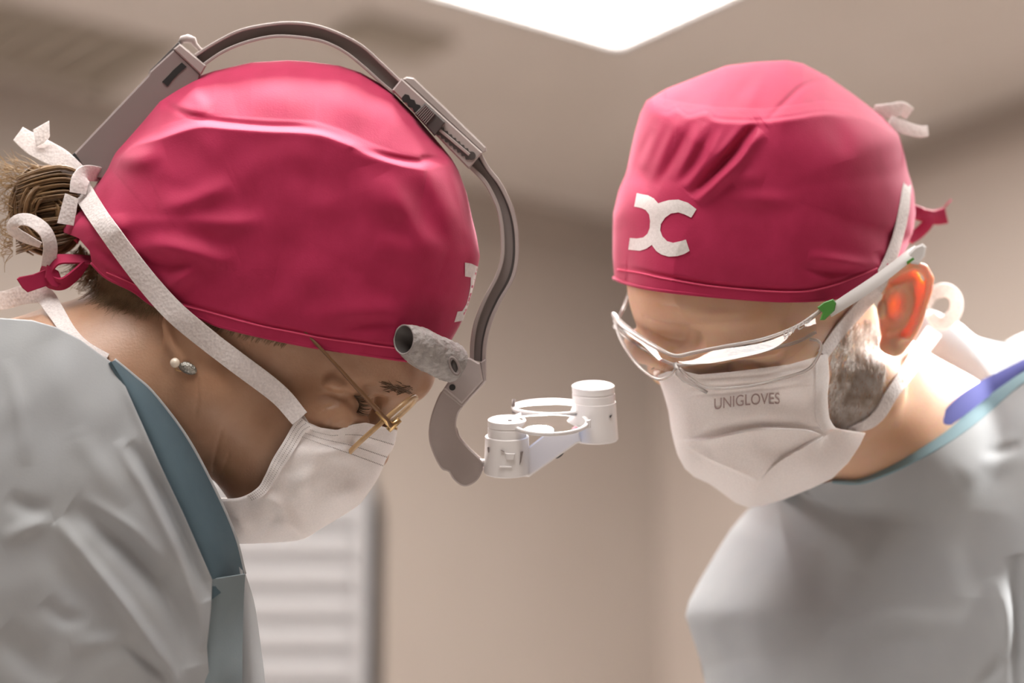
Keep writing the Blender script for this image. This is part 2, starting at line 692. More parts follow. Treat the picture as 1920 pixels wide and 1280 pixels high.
M = {}
M['cap'] = mat('pink_cotton', (0.375, 0.0140, 0.066), 0.75, (0.415, 0.0185, 0.078), 60, bump=0.25, bscale=900, bdist=0.0003, sheen=0.26, stint=(1.0, 0.5, 0.6), spec=0.3)
M['stitch'] = mat('pink_thread', (0.62, 0.06, 0.14), 0.8)
M['logo'] = mat('white_print', (0.74, 0.70, 0.68), 0.6, (0.66, 0.62, 0.60), 500, bump=0.2, bscale=900)
M['mask'] = mat('white_nonwoven', (0.88, 0.82, 0.805), 0.8, (0.82, 0.765, 0.75), 900, bump=0.25, bscale=1400, bdist=0.0003, sss=0.25, radius=(1, 0.8, 0.7), sss_scale=0.004, spec=0.2)
M['strap'] = mat('white_tape', (0.74, 0.68, 0.66), 0.8, (0.64, 0.585, 0.57), 700, bump=0.6, bscale=500, bdist=0.0005, spec=0.2, wave=True, sss=0.35, radius=(1, .95, .9), sss_scale=0.004)
M['skin_w'] = mat('skin_tan', (0.45, 0.265, 0.168), 0.42, (0.385, 0.21, 0.125), 45, cdetail=6.0, bump=0.4, bscale=620, bdist=0.0004, sss=0.18, sss_scale=0.004, spec=0.5)
M['skin_m'] = mat('skin_light', (0.68, 0.45, 0.32), 0.5, (0.62, 0.375, 0.245), 30, bump=0.3, bscale=600, bdist=0.0004, sss=0.6, radius=(1.0, 0.42, 0.10), sss_scale=0.010, spec=0.35)
M['hair'] = mat('brown_hair', (0.12, 0.065, 0.028), 0.45, (0.24, 0.14, 0.06), 120, spec=0.4)
M['hair_dark'] = mat('dark_hair', (0.055, 0.032, 0.018), 0.5, (0.10, 0.06, 0.03), 150)
M['hair_nape'] = mat('nape_brown_hair', (0.20, 0.12, 0.06), 0.5, (0.30, 0.19, 0.10), 120)
M['brow'] = mat('brow_hair', (0.14, 0.08, 0.045), 0.6)
M['hair_blond'] = mat('fair_hair', (0.36, 0.23, 0.10), 0.45, (0.25, 0.15, 0.065), 120)
M['grey_hair'] = mat('grey_beard', (0.78, 0.73, 0.69), 0.5, (0.48, 0.38, 0.30), 110)
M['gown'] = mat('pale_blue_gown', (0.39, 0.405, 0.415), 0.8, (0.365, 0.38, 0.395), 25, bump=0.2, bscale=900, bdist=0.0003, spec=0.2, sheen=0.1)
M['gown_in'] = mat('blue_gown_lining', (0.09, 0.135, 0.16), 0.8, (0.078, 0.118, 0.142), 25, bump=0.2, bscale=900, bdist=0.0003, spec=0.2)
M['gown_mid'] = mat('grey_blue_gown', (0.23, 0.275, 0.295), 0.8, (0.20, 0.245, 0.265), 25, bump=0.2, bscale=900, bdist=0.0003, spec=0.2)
M['gown_edge'] = mat('gown_binding', (0.42, 0.43, 0.44), 0.8, spec=0.2)
M['teal'] = mat('teal_binding', (0.19, 0.30, 0.34), 0.8)
M['scrub'] = mat('blue_scrub_shirt', (0.10, 0.11, 0.36), 0.8)
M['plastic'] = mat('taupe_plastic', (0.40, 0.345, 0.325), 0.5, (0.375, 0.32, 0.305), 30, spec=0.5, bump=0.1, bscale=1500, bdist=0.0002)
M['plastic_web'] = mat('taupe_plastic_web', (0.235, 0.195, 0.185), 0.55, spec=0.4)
M['plastic_b'] = mat('taupe_plastic_shaded', (0.235, 0.188, 0.18), 0.55)  # taupe plastic again, the back block's shaded side put into the colour
M['plastic_dark'] = mat('dark_plastic', (0.075, 0.065, 0.062), 0.5)
M['black'] = mat('black_plastic', (0.02, 0.02, 0.02), 0.5)
M['white_pl'] = mat('white_plastic', (0.80, 0.77, 0.76), 0.35, spec=0.5)
M['white_pl2'] = mat('white_plastic_ring', (0.70, 0.67, 0.665), 0.35)
M['wrap'] = mat('grey_tape_wrap', (0.36, 0.33, 0.315), 0.45, (0.27, 0.245, 0.235), 260, bump=1.0, bscale=330, bdist=0.0014)
M['gold'] = mat('gold_metal', (0.62, 0.42, 0.20), 0.28, metallic=1.0)
M['gold_dark'] = mat('brown_enamel', (0.19, 0.10, 0.05), 0.3, metallic=0.3)
M['horn'] = mat('amber_acetate', (0.55, 0.36, 0.19), 0.25, (0.42, 0.26, 0.12), 90, spec=0.6)
M['silver'] = mat('glittering_silver', (0.42, 0.41, 0.37), 0.25, (0.25, 0.25, 0.23), 900, metallic=0.8, bump=1.0, bscale=900, bdist=0.0008)
M['pearl'] = mat('cream_pearl', (0.78, 0.68, 0.56), 0.2, coat=0.6, spec=0.6)
M['glass'] = thin_glass('clear_lens', (0.93, 0.92, 0.91), 1.0, ior=1.75)
M['glass_blue'] = thin_glass('blue_coated_lens', (0.72, 0.80, 0.97), 1.0, ior=1.7)
M['clear_pl'] = mat('clear_polycarbonate', (0.86, 0.82, 0.80), 0.12, trans=0.62, spec=0.6)
M['green'] = mat('green_plastic', (0.07, 0.25, 0.045), 0.4)
M['temple'] = mat('white_temple_plastic', (0.72, 0.70, 0.69), 0.4)
M['print'] = mat('grey_print', (0.38, 0.28, 0.27), 0.8)
M['print_dark'] = mat('dark_print', (0.10, 0.08, 0.08), 0.6)
M['dimple'] = mat('dimple_shade', (0.38, 0.33, 0.32), 0.8)  # grey stands for the shade inside the mask's pressed dimples
M['eye'] = mat('eye_white', (0.70, 0.66, 0.62), 0.15, coat=0.5)
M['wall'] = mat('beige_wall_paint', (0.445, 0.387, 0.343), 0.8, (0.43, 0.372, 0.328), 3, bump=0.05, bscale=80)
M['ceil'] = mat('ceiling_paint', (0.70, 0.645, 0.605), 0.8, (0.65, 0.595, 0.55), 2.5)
M['wall2'] = mat('beige_wall_lifted', (0.63, 0.55, 0.492), 0.8, (0.61, 0.53, 0.472), 3, bump=0.05, bscale=80)  # right wall colour lifted in place of the light it lacks
M['floor'] = mat('vinyl_floor', (0.70, 0.65, 0.61), 0.4, (0.66, 0.61, 0.57), 5)
M['cab'] = mat('white_lacquer', (0.46, 0.45, 0.455), 0.45)
M['cab_gap'] = mat('grey_recess', (0.40, 0.39, 0.395), 0.6)
M['vent'] = mat('grey_metal_vent', (0.42, 0.37, 0.31), 0.5)
M['panel'] = mat('light_panel_diffuser', (0.9, 0.9, 0.9), 0.5, emit=((1.0, 0.955, 0.92), PANEL_STRENGTH))

# ------------------------------------------------------------------ the room
E1 = np.array([math.sin(math.radians(52.5)), math.cos(math.radians(52.5))])
E2 = np.array([-E1[1], E1[0]])
CORNER = np.array([0.34, 5.79])
CEIL_Z = 2.90


def rp(a, b, z):
    q = CORNER - a * E1 - b * E2
    return (q[0], q[1], z)


def room_box(name, a0, a1, b0, b1, z0, z1, material, parent=None, kind='structure'):
    V = [rp(a, b, z) for z in (z0, z1) for a, b in ((a0, b0), (a1, b0), (a1, b1), (a0, b1))]
    F = [(0, 1, 2, 3), (7, 6, 5, 4), (0, 4, 5, 1), (1, 5, 6, 2), (2, 6, 7, 3), (3, 7, 4, 0)]
    o = mk(name, V, F, material, parent, False, True)
    if kind and parent is None:
        o['kind'] = kind
    return o


LA, LB = 7.2, 8.0
room_box('floor', -0.1, LA + .1, -0.1, LB + .1, -0.1, 0, M['floor'])
room_box('ceiling', -0.1, LA + .1, -0.1, LB + .1, CEIL_Z, CEIL_Z + 0.1, M['ceil'])
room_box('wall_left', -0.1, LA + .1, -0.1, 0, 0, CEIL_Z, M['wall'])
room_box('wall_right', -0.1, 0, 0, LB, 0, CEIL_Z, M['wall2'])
room_box('wall_back', -0.1, LA + .1, LB, LB + .1, 0, CEIL_Z, M['wall'])
room_box('wall_front', LA, LA + .1, 0, LB, 0, CEIL_Z, M['wall'])
room_box('trim_1', 0, LA, 0, 0.03, CEIL_Z - 0.07, CEIL_Z, M['wall'])
room_box('trim_2', 0, 0.03, 0.03, LB, CEIL_Z - 0.07, CEIL_Z, M['wall'])

for k, (a, b, lab) in enumerate((
        (0.88, 0.92, 'glowing square ceiling light panel above the gap between the two heads'),
        (3.0, 0.92, 'lit ceiling panel near the left wall, left of the first one'),
        (0.88, 2.7, 'lit ceiling panel along the right wall, off to the right'),
        (3.0, 3.0, 'lit ceiling panel straight above the two bowed heads'))):
    s = 1.15
    e = empty('ceiling_light', rp(a + s / 2, b + s / 2, CEIL_Z), lab, 'ceiling light', 'square ceiling light panels')
    room_box('diffuser', a + .02, a + s - .02, b + .02, b + s - .02, CEIL_Z - 0.012, CEIL_Z - 0.002, M['panel'], e)
    f = MB()
    for (x0, x1, y0, y1) in ((a, a + s, b, b + .02), (a, a + s, b + s - .02, b + s), (a, a + .02, b + .02, b + s - .02), (a + s - .02, a + s, b + .02, b + s - .02)):
        V = [rp(p, q, z) for z in (CEIL_Z - .02, CEIL_Z - .001) for p, q in ((x0, y0), (x1, y0), (x1, y1), (x0, y1))]
        f.add((V, [(0, 1, 2, 3), (7, 6, 5, 4), (0, 4, 5, 1), (1, 5, 6, 2), (2, 6, 7, 3), (3, 7, 4, 0)]))
    f.build('frame', M['cab'], e, False, True)


def vent(u, v, la, lb, lab):
    ray = P1(u, v, 3000) - P1(u, v, 0)
    p0 = P1(u, v, 0)
    hit = p0 + ray * ((CEIL_Z - p0.z) / ray.z)
    rel = CORNER - np.array([hit.x, hit.y])
    a, b = rel @ E1, rel @ E2
    e = empty('ceiling_vent', rp(a, b, CEIL_Z), lab, 'vent')
    room_box('backing', a - la, a + la, b - lb, b + lb, CEIL_Z - .006, CEIL_Z - .001, M['vent'], e)
    n = 7
    for i in range(n):
        t = a - la + (i + .5) * 2 * la / n
        room_box('slat', t - .012, t + .012, b - lb, b + lb, CEIL_Z - .02, CEIL_Z - .007, M['vent'], e)


vent(95, 85, 0.20, 0.15, 'dark blurred ceiling vent at the top left corner')
vent(735, 62, 0.10, 0.06, 'small dark ceiling vent above the curved headband')

# white cabinet with a slatted front, behind the chin of the person on the left
cab = empty('slatted_cabinet', (-0.47, 3.7, 0), 'tall white cabinet with horizontal slatted front behind the left mask', 'cabinet')


def wbox(name, x0, x1, y0, y1, z0, z1, material, parent):
    V = [(x, y, z) for z in (z0, z1) for x, y in ((x0, y0), (x1, y0), (x1, y1), (x0, y1))]
    return mk(name, V, [(3, 2, 1, 0), (4, 5, 6, 7), (0, 1, 5, 4), (1, 2, 6, 5), (2, 3, 7, 6), (3, 0, 4, 7)], material, parent, False, True)


CX0, CX1, CY = -0.74, -0.203, 3.57
wbox('body', CX0, CX1, CY + 0.012, CY + 0.40, 0.0, 1.89, M['cab_gap'], cab)
wbox('side_panel', CX1 - 0.018, CX1, CY - 0.006, CY + 0.40, 0.0, 1.89, M['cab'], cab)
wbox('side_panel', CX0, CX0 + 0.018, CY - 0.006, CY + 0.40, 0.0, 1.89, M['cab'], cab)
slat_me = None
for i in range(42):
    z = 0.03 + i * 0.0441
    x0, x1 = CX0 + 0.02, CX1 - 0.02
    if slat_me is None:
        V = [(x0, CY + .010, 0), (x1, CY + .010, 0), (x0, CY + .002, 0.0), (x1, CY + .002, 0.0), (x0, CY - .004, 0.016), (x1, CY - .004, 0.016),
             (x0, CY - .001, 0.038), (x1, CY - .001, 0.038), (x0, CY + .010, 0.042), (x1, CY + .010, 0.042)]
        F = [(0, 1, 3, 2), (2, 3, 5, 4), (4, 5, 7, 6), (6, 7, 9, 8), (8, 9, 1, 0), (0, 2, 4, 6, 8), (1, 9, 7, 5, 3)]
        so = mk('slat', V, F, M['cab'], cab, False, True)
        slat_me = so.data
    else:
        so = bpy.data.objects.new('slat', slat_me)
        scene.collection.objects.link(so)
        set_parent(so, cab)
    so.location = (0, 0, z)

# ================================================================== the person on the left
pw = empty('person', P1(150, 1280, 0) - Vector((0, 0, 1.33)), 'person in profile bowed over the table, wearing a pale blue gown, at left', 'person')

# ---- head and neck, one continuous skin surface
G = Grid((-230, 150, -262), (830, 1015, 262), 3.6)
S = G.ell((515, 450, 0), (335, 280, 205))                                   # cranium, under the cap
S = smin(S, G.ell((655, 640, -5), (148, 150, 172), [[.89, .45, 0], [-.45, .89, 0], [0, 0, 1]]), 60)   # forehead and temples
S = smin(S, G.ell((560, 790, -5), (150, 200, 150), [[.89, .45, 0], [-.45, .89, 0], [0, 0, 1]]), 60)   # lower face
for sg in (-1, 1):
    S = smin(S, G.cone((395, 745, sg * 118), (530, 930, sg * 22), 66, 46), 60)    # jaw
    S = smin(S, G.ell((598, 785, sg * 108), (78, 56, 50)), 45)              # cheekbone
    S = smin(S, G.cone((655, 692, sg * 128), (735, 704, sg * 78), 26, 24), 30)    # brow ridge
    S = smin(S, G.cone((735, 702, sg * 78), (764, 702, sg * 10), 26, 36), 50)
S = smin(S, G.cone((425, 640, 0), (120, 800, 0), 178, 200), 70)             # neck
S = smin(S, G.cone((120, 800, 0), (-160, 900, 0), 200, 270), 90)
S = smin(S, G.cone((735, 745, -8), (700, 850, -4), 19, 30), 28)             # nose
for sg in (-1, 1):
    S = smax(S, -G.ell((692, 757, sg * 128), (44, 30, 52), [[.78, .62, 0], [-.62, .78, 0], [0, 0, 1]]), 22)   # eye socket
    S = smin(S, G.ell((663, 750, sg * 100), (38, 38, 40)), 10)              # lids over the eyeball
    e0, e1, e2 = (644, 733, sg * 140), (676, 745, sg * 134), (702, 748, sg * 118)
    S = G.cut_chain(S, [e0, e1, e2], [3.2, 3.6, 3.0], 5)                 # fold of the upper lid
    S = G.cut_chain(S, [(648, 752, sg * 146), (672, 764, sg * 138), (694, 772, sg * 120)], [2.0, 3.0, 2.2], 4)   # lid slit
    S = G.add_chain(S, [(634, 766, sg * 146), (655, 782, sg * 140), (682, 790, sg * 120)], [11, 13, 10], 14)   # soft bag under the eye
    S = G.add_chain(S, [(622, 714, sg * 160), (640, 722, sg * 152), (668, 726, sg * 140)], [11, 12, 10], 14)   # hooded outer lid
# ear: lobe and rim, mostly hidden by the tape and the cap
for sg in (-1, 1):
    S = smin(S, G.ell((352, 625, sg * 176), (42, 78, 16), [[.94, .34, .22 * -sg], [-.34, .94, 0], [-.2, 0, 1]]), 12)
    S = G.add_chain(S, [(316, 592, sg * 186), (312, 608, sg * 190), (320, 645, sg * 192), (336, 675, sg * 188)], [9, 9, 10, 12], 10)
    S = smax(S, -G.ell((352, 610, sg * 203), (22, 40, 12), [[.94, .34, 0], [-.34, .94, 0], [0, 0, 1]]), 8)
# the eyelid, the puffed cheek below it and the bone of the brow, raised on the surface
f0 = G.depth_fun(S)


def bump_on(S_, u, v, r, ang, sink, k):
    d = float(f0(np.array([u]), np.array([v]))[0]) + sink
    for sg in (-1, 1):
        g, sl = G.local(S_, [(u, v, d * -sg)], [max(r)], k)
        ca, sa = math.cos(ang), math.sin(ang)
        S_[sl] = smin(S_[sl], g.ell((u, v, d * -sg), r, [[ca, sa, 0], [-sa, ca, 0], [0, 0, 1]]), k)
    return S_


S = bump_on(S, 657, 752, (10, 23, 11), -0.12, 3, 7)
S = bump_on(S, 628, 780, (34, 24, 16), 0.5, 6, 16)
S = bump_on(S, 690, 727, (34, 12, 16), 0.25, 7, 12)
S = bump_on(S, 628, 722, (20, 9, 10), 0.25, 4, 9)
S = G.cut_chain(S, [(666, 738, -157), (672, 754, -157), (671, 772, -155)], [2, 2.6, 2], 3)
# creases lying on the surface: around the eye, on the brow and on the neck
f0 = G.depth_fun(S)


def groove(G_, S_, f_, uv, r, k, off=0.0):
    p = spl(uv, 3 * len(uv))
    d = f_(p[:, 0], p[:, 1]) + off
    ok = d < 900
    pts = [tuple(x) for x in np.column_stack([p, d])[ok]]
    rr = list(r * np.clip(np.sin(np.linspace(0.25, np.pi - 0.25, len(pts))) * 1.3, 0.3, 1))
    return G_.cut_chain(S_, pts, rr, k) if len(pts) > 1 else S_


for uv, r in (([(628, 742), (612, 738), (596, 740)], 2.4), ([(630, 757), (612, 763), (598, 772)], 2.6), ([(636, 774), (622, 790), (612, 806)], 2.2), ([(644, 790), (634, 800), (628, 808)], 2.0),
              ([(652, 797), (668, 803), (690, 803)], 2.6), ([(642, 728), (652, 734), (664, 740), (676, 742)], 3.0),
              ([(418, 800), (404, 850), (396, 905)], 2.6), ([(430, 850), (416, 888), (408, 915)], 2.2), ([(370, 700), (372, 740), (366, 780)], 1.8)):
    S = groove(G, S, f0, uv, r * 0.75, 4)
skin_d = G.depth_fun(S)
V, F = G.mesh(S)
body_w = mk('head_and_neck', V, F, M['skin_w'], pw)

# ---- scrub cap
CAPW_C = (520, 410)
capw_out = [(112, 424), (140, 400), (171, 359), (200, 316), (214, 286), (242, 253), (270, 220), (300, 183), (331, 164), (366, 145), (401, 133), (471, 117),
            (540, 113), (575, 115), (637, 123), (675, 135), (712, 156), (735, 172), (775, 212), (812, 255), (847, 297), (860, 320), (875, 362), (886, 412),
            (893, 440), (900, 480), (895, 505), (889, 535), (875, 580), (862, 610), (845, 640), (826, 664), (800, 678), (750, 674), (675, 663), (600, 652),
            (550, 643), (475, 627), (412, 611), (375, 596), (330, 583), (287, 571), (250, 545), (200, 520), (172, 492), (168, 470), (147, 446), (120, 436)]
capw_sil = [(112, 424), (140, 400), (171, 359), (200, 316), (214, 286), (242, 253), (270, 220), (300, 183), (331, 164), (366, 145), (401, 133), (471, 117),
            (540, 113), (575, 115), (637, 123), (675, 135), (712, 156), (735, 172), (775, 212), (812, 255), (847, 297), (860, 320), (875, 362), (886, 412),
            (893, 440), (900, 480), (895, 505), (889, 535), (875, 580), (862, 610), (845, 640), (832, 700), (780, 800), (640, 880), (450, 860), (270, 740),
            (160, 600), (118, 500)]
K = lambda p, w, a, k='r', e=0.6, s=True: dict(p=p, w=w, a=a, k=k, e=e, s=s)
capw_folds = [
    K([(205, 312), (250, 276), (300, 262), (370, 241), (430, 243), (510, 248), (590, 252), (640, 268), (700, 295), (750, 312), (800, 322)], 46, 26, 's', 0.3),
    K([(300, 186), (335, 208), (385, 224), (480, 236), (560, 240), (620, 252), (655, 272)], 7, -12, 'r', 0.4),
    K([(660, 275), (700, 288), (745, 298), (785, 303), (800, 298), (846, 302)], 7, -12, 'r', 0.4),
    K([(318, 190), (350, 205), (400, 216)], 16, 10), K([(345, 172), (372, 188), (392, 208)], 14, 7),
    K([(848, 298), (868, 360), (884, 420), (892, 450)], 5, -9, 'r', 0.3),
    K([(840, 300), (856, 350), (873, 420)], 10, 7),
    K([(795, 300), (812, 350), (842, 420), (862, 470)], 13, 12), K([(825, 320), (848, 390), (880, 455)], 10, 9),
    K([(720, 325), (752, 380), (786, 440), (838, 474)], 16, 13), K([(690, 310), (705, 360), (745, 420)], 20, 7),
    K([(700, 455), (760, 470), (830, 500)], 18, 7),
    K([(250, 466), (310, 463), (365, 474), (410, 486), (445, 476)], 15, 15), K([(240, 490), (310, 492), (360, 498)], 13, -7),
    K([(310, 545), (342, 520), (375, 498)], 13, 11), K([(295, 392), (350, 378), (395, 362), (435, 342)], 14, 10),
    K([(345, 405), (400, 418), (455, 418), (500, 408)], 14, 8), K([(222, 400), (226, 425), (222, 452)], 10, 8),
    K([(190, 430), (215, 470), (260, 530)], 22, 8), K([(165, 455), (210, 480), (255, 505)], 9, -8),
    K([(214, 300), (255, 300), (310, 285)], 14, 9), K([(440, 330), (520, 300), (600, 300)], 26, 5),
    K([(560, 590), (650, 588), (740, 578), (800, 560)], 20, 7), K([(640, 612), (700, 606), (760, 608)], 10, -6),
    K([(560, 165), (650, 190), (720, 235)], 26, 5), K([(440, 190), (520, 170), (600, 172)], 30, 5),
    K([(480, 400), (560, 380), (640, 395)], 40, 5), K([(520, 500), (600, 515), (680, 500)], 40, 5),
]
hemw = [(200, 506), (250, 527), (290, 550), (335, 566), (380, 577), (420, 588), (480, 604), (550, 618), (600, 628), (675, 639), (745, 648), (815, 650)]
for q in capw_folds[6:]:
    q['a'] *= 1.25
    q['w'] *= 1.35
capw_folds += [K(hemw, 3.5, -3.2, 'r', 0.1)]
REL_CW = Relief(capw_sil, CAPW_C, 226, 0, 2.6, 0.5, capw_folds, (150, 1.6, 3), under=skin_d,
                shape=top_panel([(205, 312), (250, 276), (300, 262), (370, 241), (430, 243), (510, 248), (590, 252), (640, 268), (700, 295), (750, 312), (800, 322), (850, 310)], capw_out[2:22]))
capw = empty('scrub_cap', P1(480, 640, 0), 'crimson pink cloth scrub cap worn in profile under the curved headband', 'cap')
V, F = relief_mesh(REL_CW, capw_out, 760, 170, back=1.0)
mk('crown', V, F, M['cap'], capw)
# turned hem and its stitching
hem_edge = [(172, 494), (200, 521), (250, 546), (287, 572), (330, 584), (375, 597), (412, 612), (475, 628), (550, 644), (600, 653), (675, 664), (750, 675), (800, 679), (826, 665)]
h = spl(hem_edge, 120)
for sg in (1, -1):
    d = REL_CW(h[:, 0], h[:, 1]) * sg
    tube('hem', np.column_stack([h[:, 0], h[:, 1] - 1.5, d + sg * 3]), 4.0, M['cap'], capw, 8)
hs = spl(hemw, 160)
tube('stitching', np.column_stack([hs[:, 0], hs[:, 1] + 5, REL_CW(hs[:, 0], hs[:, 1] + 5) - 0.4]), 1.5, M['stitch'], capw, 6)


def surface_patch(name, poly, dfun, lift, material, parent, th=2.0, step=4.0, mirror=None):
    """flat print or patch lying on a surface: a traced polygon filled with small cells"""
    p = np.asarray(poly, float)
    import mathutils
    n = len(p)
    q = []
    for i in range(n):
        a, b = p[i], p[(i + 1) % n]
        m = max(1, int(np.linalg.norm(b - a) / step))
        for j in range(m):
            q.append(a + (b - a) * j / m)
    q = np.array(q)
    # points inside
    lo, hi = q.min(0), q.max(0)
    gx, gy = np.meshgrid(np.arange(lo[0] + step / 2, hi[0], step), np.arange(lo[1] + step / 2, hi[1], step))
    g = np.column_stack([gx.ravel(), gy.ravel()])
    ins = np.zeros(len(g), bool)
    dist = np.full(len(g), 1e9)
    for i in range(len(q)):
        a, b = q[i], q[(i + 1) % len(q)]
        c = ((a[1] > g[:, 1]) != (b[1] > g[:, 1])) & (g[:, 0] < (b[0] - a[0]) * (g[:, 1] - a[1]) / (b[1] - a[1] + 1e-12) + a[0])
        ins ^= c
        dist = np.minimum(dist, np.hypot(g[:, 0] - a[0], g[:, 1] - a[1]))
    g = g[ins & (dist > step * 0.6)]
    co = [Vector(x) for x in np.vstack([q, g])]
    ed = [(i, (i + 1) % len(q)) for i in range(len(q))]
    vv, ee, ff, *_ = mathutils.geometry.delaunay_2d_cdt(co, ed, [], 1, 1e-6)
    uv = np.array([tuple(x) for x in vv])
    d = dfun(uv[:, 0], uv[:, 1]) - lift
    Vt = np.column_stack([uv, d])
    Vb = np.column_stack([uv, d + th])
    k = len(uv)
    Fs = [tuple(f) for f in ff] + [tuple(i + k for i in f[::-1]) for f in ff]
    cnt = {}
    for f in ff:
        for i in range(len(f)):
            a, b = f[i], f[(i + 1) % len(f)]
            cnt[(a, b)] = 1
    for (a, b) in list(cnt):
        if (b, a) not in cnt:
            Fs.append((a, b, b + k, a + k))
    Va = np.vstack([Vt, Vb])
    if mirror is not None:
        Vm = Va.copy()
        Vm[:, 2] = 2 * mirror - Vm[:, 2]
        o = len(Va)
        Fs = Fs + [tuple(i + o for i in f[::-1]) for f in Fs]
        Va = np.vstack([Va, Vm])
    return mk(name, Va, Fs, material, parent, False)


logo_w = [(872, 492), (884, 494), (896, 500), (895, 506), (891.5, 521), (888, 536), (883, 556), (877.5, 572), (874, 583), (868, 601), (852, 604), (858, 584), (867, 583),
          (875, 570), (880, 550), (882.5, 535), (883, 520), (872, 518)]
surface_patch('emblem', logo_w, REL_CW, 2.6, M['logo'], capw, 2.0, 3.0, mirror=0.0)
# the knotted cloth tie of the cap at the nape
A_, B_ = tape_edges([(170, 486, -84), (135, 484, -80), (106, 486, -78), (90, 500, -72), (86, 515, -66), (96, 530, -70), (118, 533, -78), (142, 516, -84), (162, 494, -86)], [14, 15, 16, 20, 24, 22, 20, 18, 12], None, 0, 60, roll=1.1)
ribbon('tie_loop', A_, B_, 4, M['cap'], capw, 5, 1)
prism('tie_end', [(84, 505), (96, 512), (104, 528), (96, 533), (52, 548), (42, 540), (31, 523), (36, 519), (62, 514)], -72, -66, M['cap'], capw, 1.5)
prism('tie_end', [(88, 496), (110, 508), (118, 530), (108, 540), (95, 536), (84, 520)], -80, -70, M['cap'], capw, 2)
prism('tie_knot', [(112, 420), (138, 424), (150, 446), (146, 458), (128, 440), (115, 437)], -30, 20, M['cap'], capw, 4)

# ---- hair: bun, wisps and the hair of the nape
bun = []
hb = MB()
for i in range(330):
    a0 = rng.uniform(0, 2 * np.pi)
    rr = rng.uniform(0.45, 1.0)
    tw = rng.uniform(1.4, 3.0)
    zz = rng.uniform(-1, 1)
    t = np.linspace(0, 1, 16)
    an = a0 + t * tw
    rad = rr * np.sqrt(max(0.05, 1 - zz * zz * 0.8)) * (1 + 0.05 * np.sin(6 * t + a0))
    u = 88 + 72 * rad * np.cos(an)
    v = 398 + 86 * rad * np.sin(an)
    d = 20 + 72 * zz + 8 * np.sin(an * 2 + a0)
    hb.add(tube_vf(np.column_stack([u, v, d]), np.interp(t, [0, .3, .7, 1], [1.5, 3.6, 3.6, 1.2]), 5, False))
th, ph = np.meshgrid(np.linspace(0, np.pi, 14), np.linspace(0, 2 * np.pi, 20, endpoint=False), indexing='ij')
Vs = np.stack([88 + 64 * np.sin(th) * np.cos(ph), 398 + 77 * np.sin(th) * np.sin(ph), 20 + 62 * np.cos(th)], -1).reshape(-1, 3)
hb.add((Vs, [tuple(f) for f in grid_faces(14, 20, True)]))
for i in range(170):                        # strands drawn from the cap back over the bun
    y0 = rng.uniform(325, 470)
    d0 = rng.uniform(-50, 10)
    p = spl([(158, 385 + (y0 - 400) * 0.75, d0), (120, y0 - 14, d0 - 12), (70, y0 - 6, d0 - 6), (30, y0 + 8, d0 + 25)], 12)
    hb.add(tube_vf(p, np.interp(np.linspace(0, 1, 12), [0, .5, 1], [2.0, 2.8, 0.8]), 5, False))
hair_o = hb.build('hair_bun', M['hair'], pw)
hw = MB()
for i in range(95):
    u0, v0 = rng.uniform(20, 90), rng.uniform(312, 350)
    an = rng.uniform(2.6, 4.1)
    L = rng.uniform(30, 90)
    b = rng.uniform(-0.5, 0.5)
    t = np.linspace(0, 1, 8)
    p = np.column_stack([u0 + L * t * np.cos(an + b * t), v0 + L * t * np.sin(an + b * t) * 0.8, 10 + 50 * (rng.random() - .5) + 10 * t])
    hw.add(tube_vf(p, 0.9 - 0.5 * t, 3, False))
for i in range(70):
    v0 = rng.uniform(340, 480)
    t = np.linspace(0, 1, 8)
    p = np.column_stack([24 - 14 * t - rng.uniform(0, 22) * np.sin(t * 3), v0 + rng.uniform(-40, 40) * t, 20 + rng.uniform(-40, 40) + 0 * t])
    hw.add(tube_vf(p, 0.8 - 0.4 * t, 3, False))
tag(hw.build('stray_hair', M['hair_blond'], pw), kind='stuff')
hn = MB()
for i in range(900):
    u0, v0 = rng.uniform(150, 300), 0
    lo = np.interp(u0, [150, 172, 200, 250, 300], [470, 492, 518, 545, 572])
    v0 = lo + rng.uniform(-14, 10)
    L = rng.uniform(18, 62) * np.interp(u0, [150, 220, 300], [1.0, 1.1, 0.45])
    an = rng.normal(1.95, 0.35)
    b = rng.normal(0.35, 0.35)
    t = np.linspace(0, 1, 6)
    u = u0 + L * t * np.cos(an + b * t)
    v = v0 + L * t * np.sin(an + b * t)
    d = np.minimum(skin_d(u, v), 30) - 1.5 - 3.0 * np.sin(t * np.pi)
    hn.add(tube_vf(np.column_stack([u, v, d]), 0.95 - 0.65 * t, 3, False))
for i in range(160):                       # sideburn hair showing under the cap edge
    u0 = rng.uniform(395, 545)
    v0 = np.interp(u0, [395, 412, 475, 550], [600, 610, 626, 642]) - 6
    L = rng.uniform(8, 26)
    t = np.linspace(0, 1, 5)
    u = u0 - L * t * 0.6
    v = v0 + L * t * 0.75
    hn.add(tube_vf(np.column_stack([u, v, skin_d(u, v) - 1.5]), 1.0 - 0.7 * t, 3, False))
tag(hn.build('nape_hair', M['hair_nape'], pw), kind='stuff')
he = MB()
for i in range(75):                       # eyebrow
    t0 = rng.random()
    u0 = 722 + 52 * t0
    v0 = 722 + 14 * t0 + rng.normal(0, 4)
    t = np.linspace(0, 1, 4)
    an = rng.normal(0.15, 0.35)
    L = rng.uniform(8, 16)
    u, v = u0 - L * t * math.cos(an), v0 - L * t * math.sin(an) - 2 * t
    d = np.minimum(skin_d(u, v), 0) - 1.5
    he.add(tube_vf(np.column_stack([u, v, d]), 0.9 - 0.6 * t, 3, False))
tag(he.build('eyebrow', M['brow'], pw), kind='stuff')
hl = MB()
